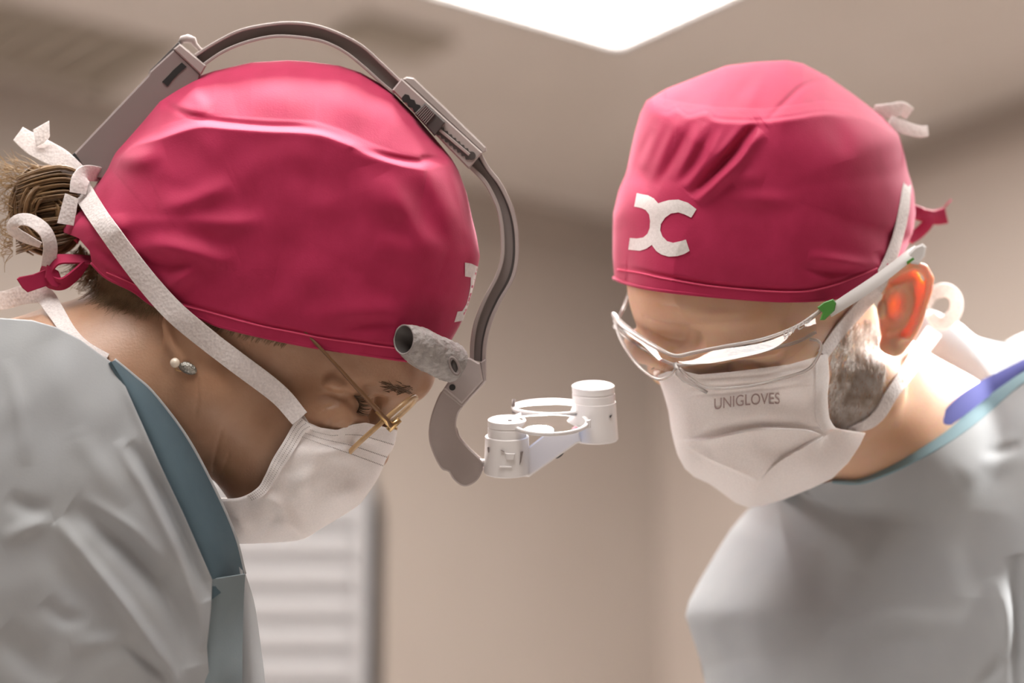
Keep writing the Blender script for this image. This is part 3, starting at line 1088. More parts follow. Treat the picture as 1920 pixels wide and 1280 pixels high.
for i in range(17):                        # lashes
    t0 = i / 16
    u0, v0 = 664 + 9 * math.sin(t0 * 2.6), 742 + 30 * t0
    d0 = float(skin_d(np.array([u0]), np.array([v0]))[0])
    t = np.linspace(0, 1, 6)
    L = rng.uniform(20, 30)
    an = 0.35 + 0.5 * t0 + rng.normal(0, 0.12) - 0.45 * t
    hl.add(tube_vf(np.column_stack([u0 + L * t * np.cos(an), v0 + L * t * np.sin(an), d0 - 2 - 6 * t]), 1.15 - 0.85 * t, 3, False))
tag(hl.build('eyelashes', M['hair_dark'], pw), kind='stuff')

# ---- mask
mw = empty('surgical_mask', P1(560, 920, 0), 'white pleated surgical mask on the face in profile, with dotted seams', 'mask')
T = 70
Ns = spl([(569, 776), (552, 793), (533, 826), (512, 860), (497, 892), (482, 916), (448, 934), (396, 936)], T)
Ss = spl([(745, 806), (739, 834), (726, 858), (708, 897), (690, 925), (672, 947), (640, 968), (600, 992), (566, 1011), (510, 1017), (440, 1019), (410, 1016)], T)
TH = 90
th = np.linspace(0, np.pi, TH)
tt = np.linspace(0, 1, T)
sn = np.sin(th) ** 0.85
A = Ns[:, None, :] + (Ss - Ns)[:, None, :] * sn[None, :, None]
dn = np.interp(tt, [0, .2, .45, .7, 1], [176, 176, 172, 160, 130])
D = -dn[:, None] * np.cos(th)[None, :] - 6 * np.sin(th)[None, :]
top = np.interp(sn, [0, .05, .18, .36, .52, .66, .84, 1], [0, 14, 20, 19, 4, -4, -2, 0])
A[:, :, 1] += top[None, :] * np.exp(-(tt / 0.10) ** 2)[:, None]
near = (th < np.pi / 2)[None, :] * 1.0
mwu, mwv = A[:, :, 0], A[:, :, 1]
mw_folds = [K([(520, 870), (560, 850), (620, 845), (700, 858)], 12, 7, 's'), K([(600, 935), (650, 925), (705, 905)], 10, 8, 's'), K([(560, 935), (600, 870), (640, 850)], 16, 6),
            K([(470, 935), (520, 945), (560, 990)], 10, 6), K([(510, 980), (560, 1000), (530, 1010)], 8, 5, 'S'), K([(440, 960), (462, 1000), (475, 1018)], 8, 6, 's'),
            K([(512, 975), (545, 985), (566, 1008)], 9, 7, 's'), K([(590, 850), (575, 900), (540, 950)], 18, 6), K([(660, 880), (640, 930), (600, 970)], 18, 5),
            K([(550, 830), (600, 842), (660, 832), (730, 846)], 4, -3.0, 'r', .3), K([(556, 822), (600, 836), (655, 826), (730, 838)], 4, -2.6, 'r', .3)]
for q in mw_folds[:9]:
    q['a'] *= 1.5
    q['w'] *= 1.5
    q['k'] = 'r'
D = D - fold_disp(mwu, mwv, mw_folds) * near - crumple(mwu, mwv, 90, 1.3, 5) * near
Vm = np.stack([mwu, mwv, D], -1)
inner = Vm.copy()
inner[:, :, 2] *= 0.97
cen = np.array([480.0, 850.0])
inner[:, :, :2] += (cen - inner[:, :, :2]) * 0.02
Fm = grid_faces(T, TH)
k = T * TH
bor = [(i * TH, (i + 1) * TH, (i + 1) * TH + k, i * TH + k) for i in range(T - 1)] + [((i + 1) * TH - 1, (i + 2) * TH - 1, (i + 2) * TH - 1 + k, (i + 1) * TH - 1 + k) for i in range(T - 1)]
bor += [(j, j + 1, j + 1 + k, j + k) for j in range(TH - 1)] + [((T - 1) * TH + j, (T - 1) * TH + j + 1, (T - 1) * TH + j + 1 + k, (T - 1) * TH + j + k) for j in range(TH - 1)]
mk('mask_panel', np.vstack([Vm.reshape(-1, 3), inner.reshape(-1, 3)]), np.vstack([Fm, Fm + k, np.array(bor)]), M['mask'], mw)


def mask_w_point(t, s):
    i = np.clip(t * (T - 1), 0, T - 1.001)
    j = np.clip(np.interp(s, sn[:TH // 2], np.arange(TH // 2)), 0, TH - 1.001)
    i0, j0 = int(i), int(j)
    fi, fj = i - i0, j - j0
    return (Vm[i0, j0] * (1 - fi) + Vm[i0 + 1, j0] * fi) * (1 - fj) + (Vm[i0, j0 + 1] * (1 - fi) + Vm[i0 + 1, j0 + 1] * fi) * fj


def dot_vf(p, a, b, th=1.2, ang=0.0):
    n = 8
    c, s = math.cos(ang), math.sin(ang)
    V = [(p[0], p[1], p[2] - th)]
    for i in range(n):
        x, y = a * math.cos(2 * math.pi * i / n), b * math.sin(2 * math.pi * i / n)
        V.append((p[0] + c * x - s * y, p[1] + s * x + c * y, p[2] + th))
    return V, [(0, 1 + i, 1 + (i + 1) % n) for i in range(n)]


db = MB()
for row, t in ((0, .065), (1, .125), (2, .165)):
    for s in np.linspace(0.14, 0.985, 50):
        if 0.42 < s < 0.5 and row == 0:
            continue
        db.add(dot_vf(mask_w_point(t, s), 2.0, 1.4, ang=0.15))
tag(db.build('seam_dots', M['dimple'], mw), kind='stuff')
# welded side hem with its rows of pressed dots
eA = Ns[2:52]
Ah = np.column_stack([eA, np.array([mask_w_point(t, 0.01)[2] for t in tt[2:52]]) - 4])
Bh = np.array([mask_w_point(t, 0.135) for t in tt[2:52]]) - np.array([0, 0, 4.0])
ribbon('side_hem', Ah, Bh, 4, M['mask'], mw)
dh = MB()
for i in range(1, 49):
    for q in (.22, .5, .78):
        p = Ah[i] * (1 - q) + Bh[i] * q
        dh.add(dot_vf(p, 2.6, 1.5, ang=0.9))
tag(dh.build('hem_dots', M['dimple'], mw), kind='stuff')


def near_w(u, v):
    u, v = np.asarray(u, float), np.asarray(v, float)
    inside = REL_CW.s(u, v) < 0.995
    hemv = np.interp(u, [q[0] for q in hem_edge], [q[1] for q in hem_edge])
    cd = np.where(inside & (v < hemv + 2), REL_CW(u, v), 200.0)
    sd = skin_d(u, v)
    return np.minimum(np.minimum(cd, sd), 0)


A_, B_ = tape_edges([(562, 784), (520, 737), (440, 676), (390, 638), (330, 588), (280, 534), (230, 470), (190, 414), (163, 372), (146, 342)], [36, 40, 40, 41, 39, 37, 38], near_w, 13, 110)
for e in (A_, B_):
    e[:8, 2] = np.minimum(e[:8, 2], np.linspace(-186, e[8, 2], 8))
ribbon('strap', A_, B_, 3.0, M['strap'], mw, 7, 1.5)
# its knot at the back of the head: a folded loop and a cut end
A_, B_ = tape_edges([(146, 362, -76), (150, 340, -72), (160, 326, -58), (180, 326, -34), (200, 332, -12)], [30, 34, 30, 28, 26], None, 0, 30, roll=0.3)
ribbon('strap_fold', A_, B_, 3.0, M['strap'], mw, 5, 1)
ribbon('strap_end', [(122, 362, -84), (116, 384, -86), (107, 418, -88)], [(146, 372, -90), (143, 396, -92), (138, 423, -90)], 3, M['strap'], mw, 4, 1)
A_, B_ = tape_edges([(150, 330, -50), (118, 300, -40), (86, 283, -30), (56, 266, -20), (34, 250, -10)], [36, 36, 40, 40, 30], None, 0, 30, roll=0.35)
ribbon('strap_tail', A_, B_, 3, M['strap'], mw, 5, 1.5)
ribbon('strap_tail', [(62, 243, -24), (78, 234, -32), (92, 226, -38)], [(68, 275, -34), (82, 268, -38), (93, 257, -36)], 3, M['strap'], mw, 5, 3)
# lower strap, tied behind the neck
A_, B_ = tape_edges([(90, 500, -74), (95, 462, -92), (84, 432, -98), (58, 413, -92), (34, 412, -80), (22, 426, -70), (36, 441, -66), (76, 460, -66)], [26, 26, 25, 24, 22, 20, 18, 10], None, 0, 60, roll=0.5)
ribbon('lower_strap', A_, B_, 3, M['strap'], mw, 5, 1)
A_, B_ = tape_edges([(-40, 566, -8), (10, 562, -12), (45, 552, -20), (80, 552, -40), (102, 580, -80), (130, 622, -130), (160, 650, -170), (200, 672, -195)], [34, 34, 36, 34, 30, 26, 22, 20], near_w, 7, 50)
ribbon('lower_strap', A_, B_, 3, M['strap'], mw, 5, 1)

# ---- earring
er = empty('pearl_earring', P1(330, 688, -212), 'small pearl earring with a glittering silver oval at the ear lobe', 'earring')


def ellipsoid_vf(c, r, nu=20, nv=12, M3=None):
    th, ph = np.meshgrid(np.linspace(0, np.pi, nv), np.linspace(0, 2 * np.pi, nu, endpoint=False), indexing='ij')
    V = np.stack([r[0] * np.sin(th) * np.cos(ph), r[1] * np.sin(th) * np.sin(ph), r[2] * np.cos(th)], -1).reshape(-1, 3)
    if M3 is not None:
        V = V @ np.asarray(M3)
    return V + np.asarray(c), [tuple(f) for f in grid_faces(nv, nu, True)]


ear_d = float(skin_d(np.array([330.0]), np.array([672.0]))[0])
mk('pearl', *ellipsoid_vf((328, 680, ear_d - 9), (9.5, 9.5, 9.5)), M['pearl'], er)
cs, sn_ = math.cos(0.42), math.sin(0.42)
mk('silver_oval', *ellipsoid_vf((352, 690, float(skin_d(np.array([352.0]), np.array([690.0]))[0]) - 4), (19, 11, 7), 24, 12, [[cs, sn_, 0], [-sn_, cs, 0], [0, 0, 1]]), M['silver'], er)
tube('post', [(328, 688, ear_d - 4), (331, 694, ear_d - 4), (340, 696, ear_d - 3)], 1.4, M['gold'], er, 6)

# ---- glasses slid down the nose
gl = empty('eyeglasses', P1(735, 790, 0), 'gold rimmed eyeglasses slid down the nose of the person in profile', 'glasses')


def lens_loop(c, hl, hw, tilt, n=48, pw=3.2):
    """rounded loop in the plane of the lens: long axis in the picture plane, width in depth"""
    A3 = np.array([0.75, -0.66, 0.0])
    B3 = np.array([tilt[0], tilt[1], 1.0])
    a = np.linspace(0, 2 * np.pi, n, endpoint=False)
    x = np.sign(np.cos(a)) * np.abs(np.cos(a)) ** (2 / pw)
    y = np.sign(np.sin(a)) * np.abs(np.sin(a)) ** (2 / pw)
    return np.asarray(c, float) + np.outer(x * hl, A3) + np.outer(y * hw, B3)


for c, nm in (((716, 800, -100), 'near'), ((744, 762, 86), 'far')):
    L = lens_loop(c, 84 if nm == 'near' else 66, 74, (0.055, 0.065) if nm == 'near' else (0.12, 0.12))
    V, F = tube_vf(np.vstack([L, L[:1]]), 5.0 if nm == 'near' else 3.2, 8, False)
    rim = mk('rim', V, F, M['horn'] if nm == 'near' else M['gold'], gl)
    n = len(L)
    mk('lens', np.vstack([L, [c]]), [(i, (i + 1) % n, n) for i in range(n)], M['glass'], rim)
tube('bridge', [(757, 762, -26), (768, 748, -10), (770, 742, 14), (762, 745, 24)], 3.6, M['gold'], gl, 8, n=16)
tube('nose_pad', [(742, 800, -26), (735, 806, -22), (730, 812, -20)], 5.5, M['gold'], gl, 8)
tm = tube('temple', [(733, 798, -178), (704, 764, -190), (668, 726, -198), (636, 690, -204), (604, 656, -207), (560, 610, -206)], [5.6, 4.8, 4.2, 3.6, 3.2, 3.0], M['gold_dark'], gl, 8)
tube('hinge', [(706, 770, -188), (722, 786, -182), (734, 799, -176)], [4.6, 5.6, 6.8], M['gold'], gl, 10)
tube('hinge', [(728, 806, -170), (738, 796, -172), (750, 786, -172)], [6.2, 6.8, 5.6], M['gold'], gl, 10)
tube('temple', [(776, 738, 172), (740, 700, 190), (690, 660, 205), (640, 620, 210)], [4, 3.6, 3.2, 3.0], M['gold_dark'], gl, 8)

# ---- head-worn loupe with a curved arch over the cap
hl_ = empty('head_loupe', P1(850, 720, 0), 'taupe plastic head-worn magnifier with arch over the pink cap and white lens barrels', 'head loupe')


def beam(name, outer, inner, half, web_half, rim_w, n=60, skip=None):
    """an I shaped strip: two raised rims with a recessed web between"""
    o, i = spl(outer, n), spl(inner, n)
    v = i - o
    L = np.linalg.norm(v, axis=1)[:, None]
    e = v / L
    V, F = prism_vf(np.vstack([o + e * (rim_w - 1), (i - e * (rim_w - 1))[::-1]]), -web_half, web_half, 0)
    web = mk(name, V, F, M['plastic_web'], hl_, False)  # same plastic, darker than the lit rims: shade put into the web's colour
    for a, b in ((o, o + e * rim_w), (i - e * rim_w, i)):
        prism('rim', np.vstack([a, b[::-1]]), -half, half, M['plastic'], web, 1.2)
    return web, o, i


arch, ao, ai = beam('arch', [(364, 102), (398, 80), (445, 56), (492, 45), (539, 40), (586, 44), (633, 59), (680, 84), (717, 117), (754, 152)],
                    [(384, 123), (422, 98), (469, 80), (516, 71), (563, 73), (609, 82), (647, 101), (680, 127), (713, 157), (738, 178)], 26, 12, 6)
low, lo_, li_ = beam('front_bow', [(900, 282), (917, 312), (940, 342), (959, 380), (969, 415), (973, 449), (972, 490), (963, 525), (942, 562), (924, 602), (914, 641), (911, 680)],
                     [(878, 314), (907, 344), (928, 384), (936, 415), (939, 449), (938, 485), (928, 518), (905, 562), (889, 602), (882, 639), (881, 674)], 24, 12, 8)
mid = spl((lo_ + li_) / 2 + 0.22 * (lo_ - li_), 60)
prism('groove', np.vstack([mid + 0.06 * (lo_ - li_), (mid - 0.06 * (lo_ - li_))[::-1]])[:, :2], -14, -10, M['plastic_dark'], low, 0)
# adjusting block with toothed slots
blk = prism('slider_block', [(753, 147), (905, 286), (879, 317), (735, 169)], -38, 30, M['plastic'], hl_, 2.5)
prism('flange', [(755, 148), (762, 144), (776, 146), (911, 276), (912, 284), (905, 287)], -22, 34, M['plastic'], blk, 2.5)


def along(p, q, t, off):
    p, q = np.array(p, float), np.array(q, float)
    e = (q - p) / np.linalg.norm(q - p)
    n = np.array([-e[1], e[0]])
    return p + (q - p) * t + n * off


def toothed(p, q, w, tooth, nt):
    up, dn = [], []
    for i in range(nt):
        t0, t1 = i / nt, (i + .5) / nt
        up += [along(p, q, t0, -w), along(p, q, t1, -w - tooth)]
        dn += [along(p, q, t0, w), along(p, q, t1, w + tooth)]
    return np.array(up + [along(p, q, 1, -w)] + [along(p, q, 1, w)] + dn[::-1])


prism('slot', toothed((756, 180), (787, 208), 5.0, 3.5, 3), -39.2, -36, M['black'], blk, 0)
prism('slot', toothed((822, 243), (883, 295), 6.0, 3.5, 8), -39.2, -36, M['plastic_dark'], blk, 0)
prism('slot_end', [(884 + 8 * math.cos(a), 292 + 8 * math.sin(a)) for a in np.linspace(0, 2 * np.pi, 16, endpoint=False)], -39.6, -36, M['plastic_dark'], blk, 0)
prism('spring_bar', [along((824, 243), (880, 290), 0, -3), along((824, 243), (880, 290), 1, -3), along((824, 243), (880, 290), 1, 3), along((824, 243), (880, 290), 0, 3)], -42, -38, M['plastic'], blk, 1)
sl = prism('thumb_slide', [(797, 193), (835, 229), (815, 255), (777, 213)], -47, -37, M['plastic_dark'], blk, 2)
for i in range(7):
    t = 0.08 + i * 0.07
    a, b = along((797, 193), (835, 229), t, 2), along((777, 213), (815, 255), t, -2)
    e = (np.array([835, 229.]) - np.array([797, 193.])) / 52
    prism('rib', [a - e, b - e, b + e, a + e], -50, -46, M['plastic_web'], sl, 0)
# block at the back of the head
bb = prism('back_block', [(135, 292), (278, 141), (281, 134), (327, 92), (376, 140), (330, 300), (215, 340), (165, 332), (150, 305)], -30, 42, M['plastic_b'], hl_, 3)
prism('end_cap', [(325, 92), (337, 82), (387, 123), (377, 141)], -33, 44, M['plastic'], bb, 2.5)
prism('slot', [(341, 117), (350, 125), (334, 139), (322, 152), (314, 162), (304, 153), (314, 143), (326, 130)], -31.2, -28, M['black'], bb, 0)
prism('cover_strip', [(278, 139), (281, 132), (334, 79), (339, 82), (328, 92)], -20, 32, M['plastic_dark'], bb, 1)
prism('foot', [(133, 292), (140, 286), (150, 300), (146, 304)], -31, 40, M['black'], bb, 1)
tube('clip', [(338, 80, 0), (342, 74, -4), (352, 72, -8), (362, 75, -8), (366, 84, -6), (374, 92, -4), (382, 96, 0)], [5, 7, 8, 7, 5, 4, 3], M['plastic'], bb, 10, n=None)
# wrapped tube at the brow and the hinge plate
ax = np.array([93., 46., 56.])
axn = ax / np.linalg.norm(ax)
s1 = np.cross(axn, [0, 0, 1.])
s1 /= np.linalg.norm(s1)
s2 = np.cross(axn, s1)
na, nl = 40, 30
ang = np.linspace(0, 2 * np.pi, na, endpoint=False)


def tube_ring(c, r1, r2, skew=0.0):
    return np.asarray(c) + np.outer(np.cos(ang) * r1, s1) + np.outer(np.sin(ang) * r2, s2) + np.outer(np.cos(ang) * skew + np.sin(ang) * 9, axn)


rings = []
c0 = np.array([757., 636., -196.])
for i in range(nl):
    t = i / (nl - 1)
    r = 28 + 9 * min(1, t * 3.2) + rng.normal(0, 0.5)
    wob = 1 + 0.018 * np.sin(5 * ang + 9 * t) + 0.014 * np.sin(9 * ang - 17 * t) + rng.normal(0, 0.006, na)
    rr = tube_ring(c0 + ax * t, r, r * 0.9, -6 * (1 - t))
    cc = c0 + ax * t
    rings.append(cc + (rr - cc) * wob[:, None])
inner = [tube_ring(c0 - axn * 0.5, 25, 22.5, -6), tube_ring(c0 + axn * 45, 22, 20, 0)]
V = np.vstack(inner[::-1] + rings)
F = [tuple(f) for f in grid_faces(nl + 2, na, True)]
tb = mk('wrapped_tube', V, F + [tuple(range(na))], M['wrap'], hl_)
for q, r, tm_ in ((0.30, 13, 'tear'), ):
    pass
mk('lining', np.vstack([tube_ring(c0 + axn * 1, 24.5, 22, -6), tube_ring(c0 + axn * 40, 20, 18, 0)]), [tuple(f) for f in grid_faces(2, na, True)] + [tuple(range(na, 2 * na))], M['plastic_dark'], tb)
ring_c = np.array([852., 686., -186.])
tr = np.array([ring_c + 13 * math.cos(a) * np.array([.55, -.2, 0]) + 17 * math.sin(a) * np.array([.35, .93, 0]) for a in np.linspace(0, 2 * np.pi, 25)])
V, F = tube_vf(tr, 2.6, 8, False)
mk('eyelet', V, F, M['plastic_web'], tb)
mk('eyelet_core', *ellipsoid_vf(ring_c + np.array([0, 0, 5.]), (7, 14, 4)), M['plastic_dark'], tb)
pl = prism('hinge_plate', [(868, 668), (882, 671), (900, 681), (906, 713), (866, 757), (832, 728), (848, 704)], -104, -14, M['plastic'], hl_, 3)
prism('plate_edge', [(900, 679), (912, 672), (912, 714), (867, 764), (829, 733), (833, 727), (866, 755), (905, 713)], -40, 10, M['plastic'], pl, 2)
prism('screw', [(848 + 6 * math.cos(a), 726 + 6 * math.sin(a)) for a in np.linspace(0, 2 * np.pi, 14, endpoint=False)], -105.5, -98, M['black'], pl, 0)
arm = prism('swing_arm', [tuple(q) for q in spl([(831, 731), (816, 757), (806, 790), (804, 822), (813, 852), (828, 879), (841, 884), (849, 897), (863, 909), (877, 911), (894, 901), (904, 883), (903, 864),
                                               (877, 838), (861, 819), (855, 796), (860, 774), (867, 762), (850, 748)], 80, True)], -34, 4, M['plastic'], hl_, 2.5)
prism('arm_edge', [tuple(q) for q in spl([(857, 800), (862, 816), (880, 838), (904, 860), (908, 874), (904, 884), (900, 868), (876, 842), (860, 822)], 40, True)], -8, 30, M['plastic'], arm, 1.5)


def barrel_vf(cx, prof, dep, ns=40, elev=0.27):
    """turned barrel standing upright in the picture: prof = [(v, radius)]; elev = how much of its round top shows"""
    rings = []
    for v, r in prof:
        a = np.linspace(0, 2 * np.pi, ns, endpoint=False)
        rings.append(np.column_stack([cx(v) + r * np.cos(a), v + elev * r * np.sin(a) * -1.0 * 0 + (r * np.sin(a)) * 0.22, dep - r * np.sin(a) * 0.98]))
    V = np.vstack(rings)
    F = [tuple(f) for f in grid_faces(len(prof), ns, True)]
    F.append(tuple(range(ns))[::-1])
    F.append(tuple(range((len(prof) - 1) * ns, len(prof) * ns)))
    return V, F


def barrel(nm, x0, x1, v_top, v_step, v_bot, r0, r1, dep):
    cx = lambda v: x0 + (x1 - x0) * (v - v_top) / (v_bot - v_top)
    V, F = barrel_vf(cx, [(v_step, r1 - 2), (v_step + 1, r1), (v_bot - 3, r1 + 1.5), (v_bot, r1 - 1)], dep)
    body = mk('barrel', V, F, M['white_pl'], hl_, 'auto')
    V, F = barrel_vf(cx, [(v_top + 2.5, r0 - 8), (v_top + 1, r0 - 6), (v_top, r0 - 3), (v_top + 2, r0), (v_top + 13, r0), (v_top + 14, r0 - 1.2), (v_top + 16, r0 - 1.2), (v_top + 17, r0), (v_step + 2, r0)], dep)
    mk('eyepiece', V, F, M['white_pl'], body, 'auto')
    return body


bl = barrel('left', 951, 950, 785, 817, 888, 36.5, 41, -25)
br = barrel('right', 1112, 1117, 721, 752, 825, 40, 41, 40)
# moulded details of the left barrel
prism('latch', [(946, 849), (966, 850), (964, 862), (948, 861)], -69, -62, M['white_pl2'], bl, 1.5)
for q in ([(976, 847), (981, 846), (977, 866), (974, 872)], [(914, 838), (917, 838), (917, 848), (915, 848)], [(938, 843), (946, 846), (945, 848)]):
    dq = -25 - math.sqrt(max(1.0, 42.5 ** 2 - (np.mean([x[0] for x in q]) - 950) ** 2))
    prism('slot', q, dq - 1, dq + 8, M['plastic_web'], bl, 0)
prism('ridge', [(936, 873), (960, 874), (960, 877), (936, 876)], -68.5, -62, M['white_pl'], bl, 0.8)
prism('mark', [(1143, 779), (1148, 777), (1145, 783), (1143, 783)], 9, 20, M['plastic_dark'], br, 0)
prism('lens_bar', [(985, 842), (1024, 812), (1084, 806), (1090, 828), (1080, 832), (992, 894), (980, 893)], -28, 30, M['white_pl'], hl_, 3)
mk('bar_screw', *ellipsoid_vf((1049, 853, 0), (10, 4, 8), 12, 8, [[.8, -.6, 0], [.6, .8, 0], [0, 0, 1]]), M['black'], hl_)
for nm, c, rx, ry, dep, thick in (('round_lens', (1030, 792), 71, 22, -20, 9), ('round_lens', (1033, 764), 70, 13, 70, 9)):
    a = np.linspace(0, 2 * np.pi, 56, endpoint=False)
    el = ry / rx
    ringp = np.column_stack([c[0] + rx * np.cos(a), c[1] + ry * np.sin(a), dep - rx * math.sqrt(1 - el * el) * np.sin(a)])
    V, F = tube_vf(np.vstack([ringp, ringp[:1]]), 4.4, 8, False)
    rim = mk('lens_ring', V, F, M['white_pl2'], hl_)
    n = len(ringp)
    rr_, V, F = 8, [], []
    up = np.array([0, -math.sqrt(1 - el * el), -el])
    for sgn in (1, -1):
        for k_ in range(rr_):
            t = 1 - k_ / rr_
            V.append(np.array([*c, dep]) + (ringp - np.array([*c, dep])) * t * 0.97 + up * sgn * (2 + 9 * (1 - t * t)))
    V = np.vstack(V)
    F = [tuple(f) for f in grid_faces(rr_, n, True)] + [tuple(int(i) + rr_ * n for i in f[::-1]) for f in grid_faces(rr_, n, True)]
    F += [tuple(range((rr_ - 1) * n, rr_ * n)), tuple(range((2 * rr_ - 1) * n, 2 * rr_ * n))[::-1]]
    mk(nm, V, F, M['glass_blue'], rim)
prism('lens_clip', [(952, 786), (960, 786), (960, 802), (953, 803)], -34, -18, M['plastic_web'], hl_, 1)
prism('lens_clip', [(1098, 788), (1108, 786), (1108, 802), (1099, 803)], -34, -10, M['white_pl2'], hl_, 1.5)
tube('lens_pin', [(963, 748, 62), (963, 775, 62)], 3.2, M['plastic_web'], hl_, 8)
tube('connector', [(898, 866, -16), (916, 868, -20)], 7, M['white_pl'], hl_, 10)

# ---- gown of the person on the left
gw_sil = [(60 + 560 * math.cos(a), 1150 + 730 * math.sin(a)) for a in np.linspace(0, 2 * np.pi, 48, endpoint=False)]
gw_folds = [
    K([(242, 830), (285, 890), (315, 942), (360, 1049), (390, 1125)], 14, -17, 'r', .35),
    K([(222, 825), (250, 880), (281, 931), (337, 1044), (377, 1156), (385, 1220)], 13, 11, 'r', .35),
    K([(225, 700), (255, 765), (310, 890), (360, 1000), (396, 1086)], 13, 9, 'r', .3),
    K([(129, 948), (186, 985), (247, 1036), (298, 1094), (337, 1167), (360, 1250)], 25, -24, 'r', .45),
    K([(150, 930), (205, 965), (265, 1010), (315, 1080)], 14, 8),
    K([(107, 976), (169, 1055), (236, 1139), (315, 1252), (350, 1320)], 14, 17, 'r', .35),
    K([(60, 990), (110, 1060), (170, 1140), (230, 1240)], 30, -8, 'r', .5),
    K([(84, 1122), (120, 1158), (169, 1160)], 18, -9), K([(0, 1015), (50, 990), (100, 972)], 16, 8), K([(10, 930), (50, 950), (100, 960)], 18, -8),
    K([(11, 672), (34, 760), (50, 875)], 16, 6), K([(140, 800), (190, 880), (235, 950)], 22, 6), K([(90, 640), (120, 720), (150, 820)], 34, 5),
    K([(220, 1190), (270, 1235), (330, 1275)], 13, -10), K([(0, 1180), (50, 1230), (90, 1290)], 30, -14), K([(130, 1215), (200, 1200), (250, 1195)], 16, 6)]
for q in gw_folds:
    q['a'] *= 1.1
REL_GW = Relief(gw_sil, (60, 1150), 345, 0, 2.4, 0.5, gw_folds, (120, 1.2, 11))
gw_out = [(-60, 592), (0, 596), (60, 600), (105, 613), (150, 636), (185, 662), (215, 682), (228, 708), (252, 762), (300, 870), (345, 965), (398, 1086), (396, 1140), (388, 1212),
          (395, 1300), (404, 1450), (404, 1600), (-300, 1600), (-420, 1100), (-330, 690), (-180, 600)]
V, F = relief_mesh(REL_GW, gw_out, 620, 190, None, 6, c=(110, 1080), ease=False)
gown_w = mk('gown', V, F, M['gown'], pw)
nB = 60
bi = spl([(203, 680), (240, 775), (284, 880), (324, 970), (372, 1080), (376, 1140)], nB)
bo = spl([(216, 675), (250, 703), (290, 739), (350, 818), (400, 910), (440, 1000), (460, 1076)], nB)
Ab = np.column_stack([bi, REL_GW.d0 - REL_GW.base(bi[:, 0], bi[:, 1]) + 22])
Bb = np.column_stack([bo, np.linspace(-206, -160, nB)])
ribbon('collar_lining', Ab, Bb, 4, M['gown_in'], gown_w, 18, 46)
tube('collar_binding', Bb + np.array([-2, 0, -2]), 4.5, M['gown_edge'], gown_w, 10)
ci = spl([(398, 1088), (396, 1140), (386, 1214), (392, 1300), (398, 1450)], 40)
co = spl([(460, 1076), (457, 1130), (455, 1200), (454, 1300), (452, 1450)], 40)
wv = 14 * np.sin(np.linspace(0, 9, 40))
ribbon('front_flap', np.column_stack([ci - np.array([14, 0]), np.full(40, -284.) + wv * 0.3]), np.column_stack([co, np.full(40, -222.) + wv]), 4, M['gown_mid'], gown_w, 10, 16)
di = spl([(448, 1062), (450, 1180), (448, 1450)], 30)
do_ = spl([(460, 1074), (477, 1130), (489, 1210), (498, 1290), (507, 1450)], 30)
ribbon('front_edge', np.column_stack([di, np.full(30, -186.)]), np.column_stack([do_, np.full(30, -120.)]), 5, M['gown'], gown_w, 10, 22)
Vg, Fg = ellipsoid_vf((50, 1150, 60), (360, 535, 250), 60, 40)
mk('gown_back', Vg, Fg, M['gown'], gown_w)


def skirt(name, c, r0, r1, z0, z1, material, parent, flat=0.8):
    n, m = 12, 40
    rows = []
    for i in range(n):
        t = i / (n - 1)
        a = np.linspace(0, 2 * np.pi, m, endpoint=False)
        r = (r0 + (r1 - r0) * t) * (1 + 0.03 * np.sin(9 * a) * t)
        rows.append(np.column_stack([c[0] + r * np.cos(a), c[1] + flat * r * np.sin(a), np.full(m, z0 + (z1 - z0) * t)]))
    V = np.vstack(rows)
    F = [tuple(f) for f in grid_faces(n, m, True)] + [tuple(range(m)), tuple(range((n - 1) * m, n * m))[::-1]]
    return mk(name, V, F, material, parent, 'auto', True)


q = P1(60, 1280, 60)
skirt('gown_skirt', (q.x, q.y), 0.115, 0.24, q.z, 0.0, M['gown'], gown_w)

# ================================================================== the person on the right
pm = empty('person', P1(1750, 1280, 480) - Vector((0, 0, 1.33)), 'person facing left with grey sideburn and a glowing ear, in a pale gown at right', 'person')
SC = 3.1
OM = np.array([1481., 600., 260.])
Lm, Fm_, Um = np.array([.77, 0, -.64]), np.array([-.56, .485, -.674]), np.array([-.310, -.875, -.373])
MM = np.stack([Lm, Fm_, Um])
hp = lambda x, y, z: OM + SC * (x * Lm + y * Fm_ + z * Um)
G2 = Grid((1165, 205, -50), (1935, 1010, 720), 3.8)
g_ell = lambda x, y, z, r, M3=MM: G2.ell(hp(x, y, z), [SC * q for q in r], M3)
g_cone = lambda a, b, ra, rb: G2.cone(hp(*a), hp(*b), SC * ra, SC * rb)
m_chain = lambda op, S_, pts, rads, k: (G2.cut_chain if op == 'cut' else G2.add_chain)(S_, [hp(*p) for p in pts], [SC * r for r in rads], k)
S2 = g_ell(2, 8, 55, (72, 92, 76))
S2 = smin(S2, g_ell(7, 42, -2, (54, 55, 70)), 50)
S2 = smin(S2, g_ell(6, 59, 45, (55, 41, 45)), 40)
for sg in (-1, 1):
    S2 = smin(S2, g_ell(sg * 46 + 9 * (sg < 0), 58, 2, (22, 26, 20) if sg > 0 else (14, 22, 16)), 40)
    S2 = smin(S2, g_cone((sg * 58, 12, -40), (sg * 14, 68, -64), 20, 16), 45)
    S2 = m_chain('add', S2, [(sg * 8, 99, 27), (sg * 30, 96, 32), (sg * 52, 78, 28)], [8, 9, 8], 22)
S2 = smin(S2, g_cone((0, 95, 18), (0, 104, -14), 8, 11), 25)
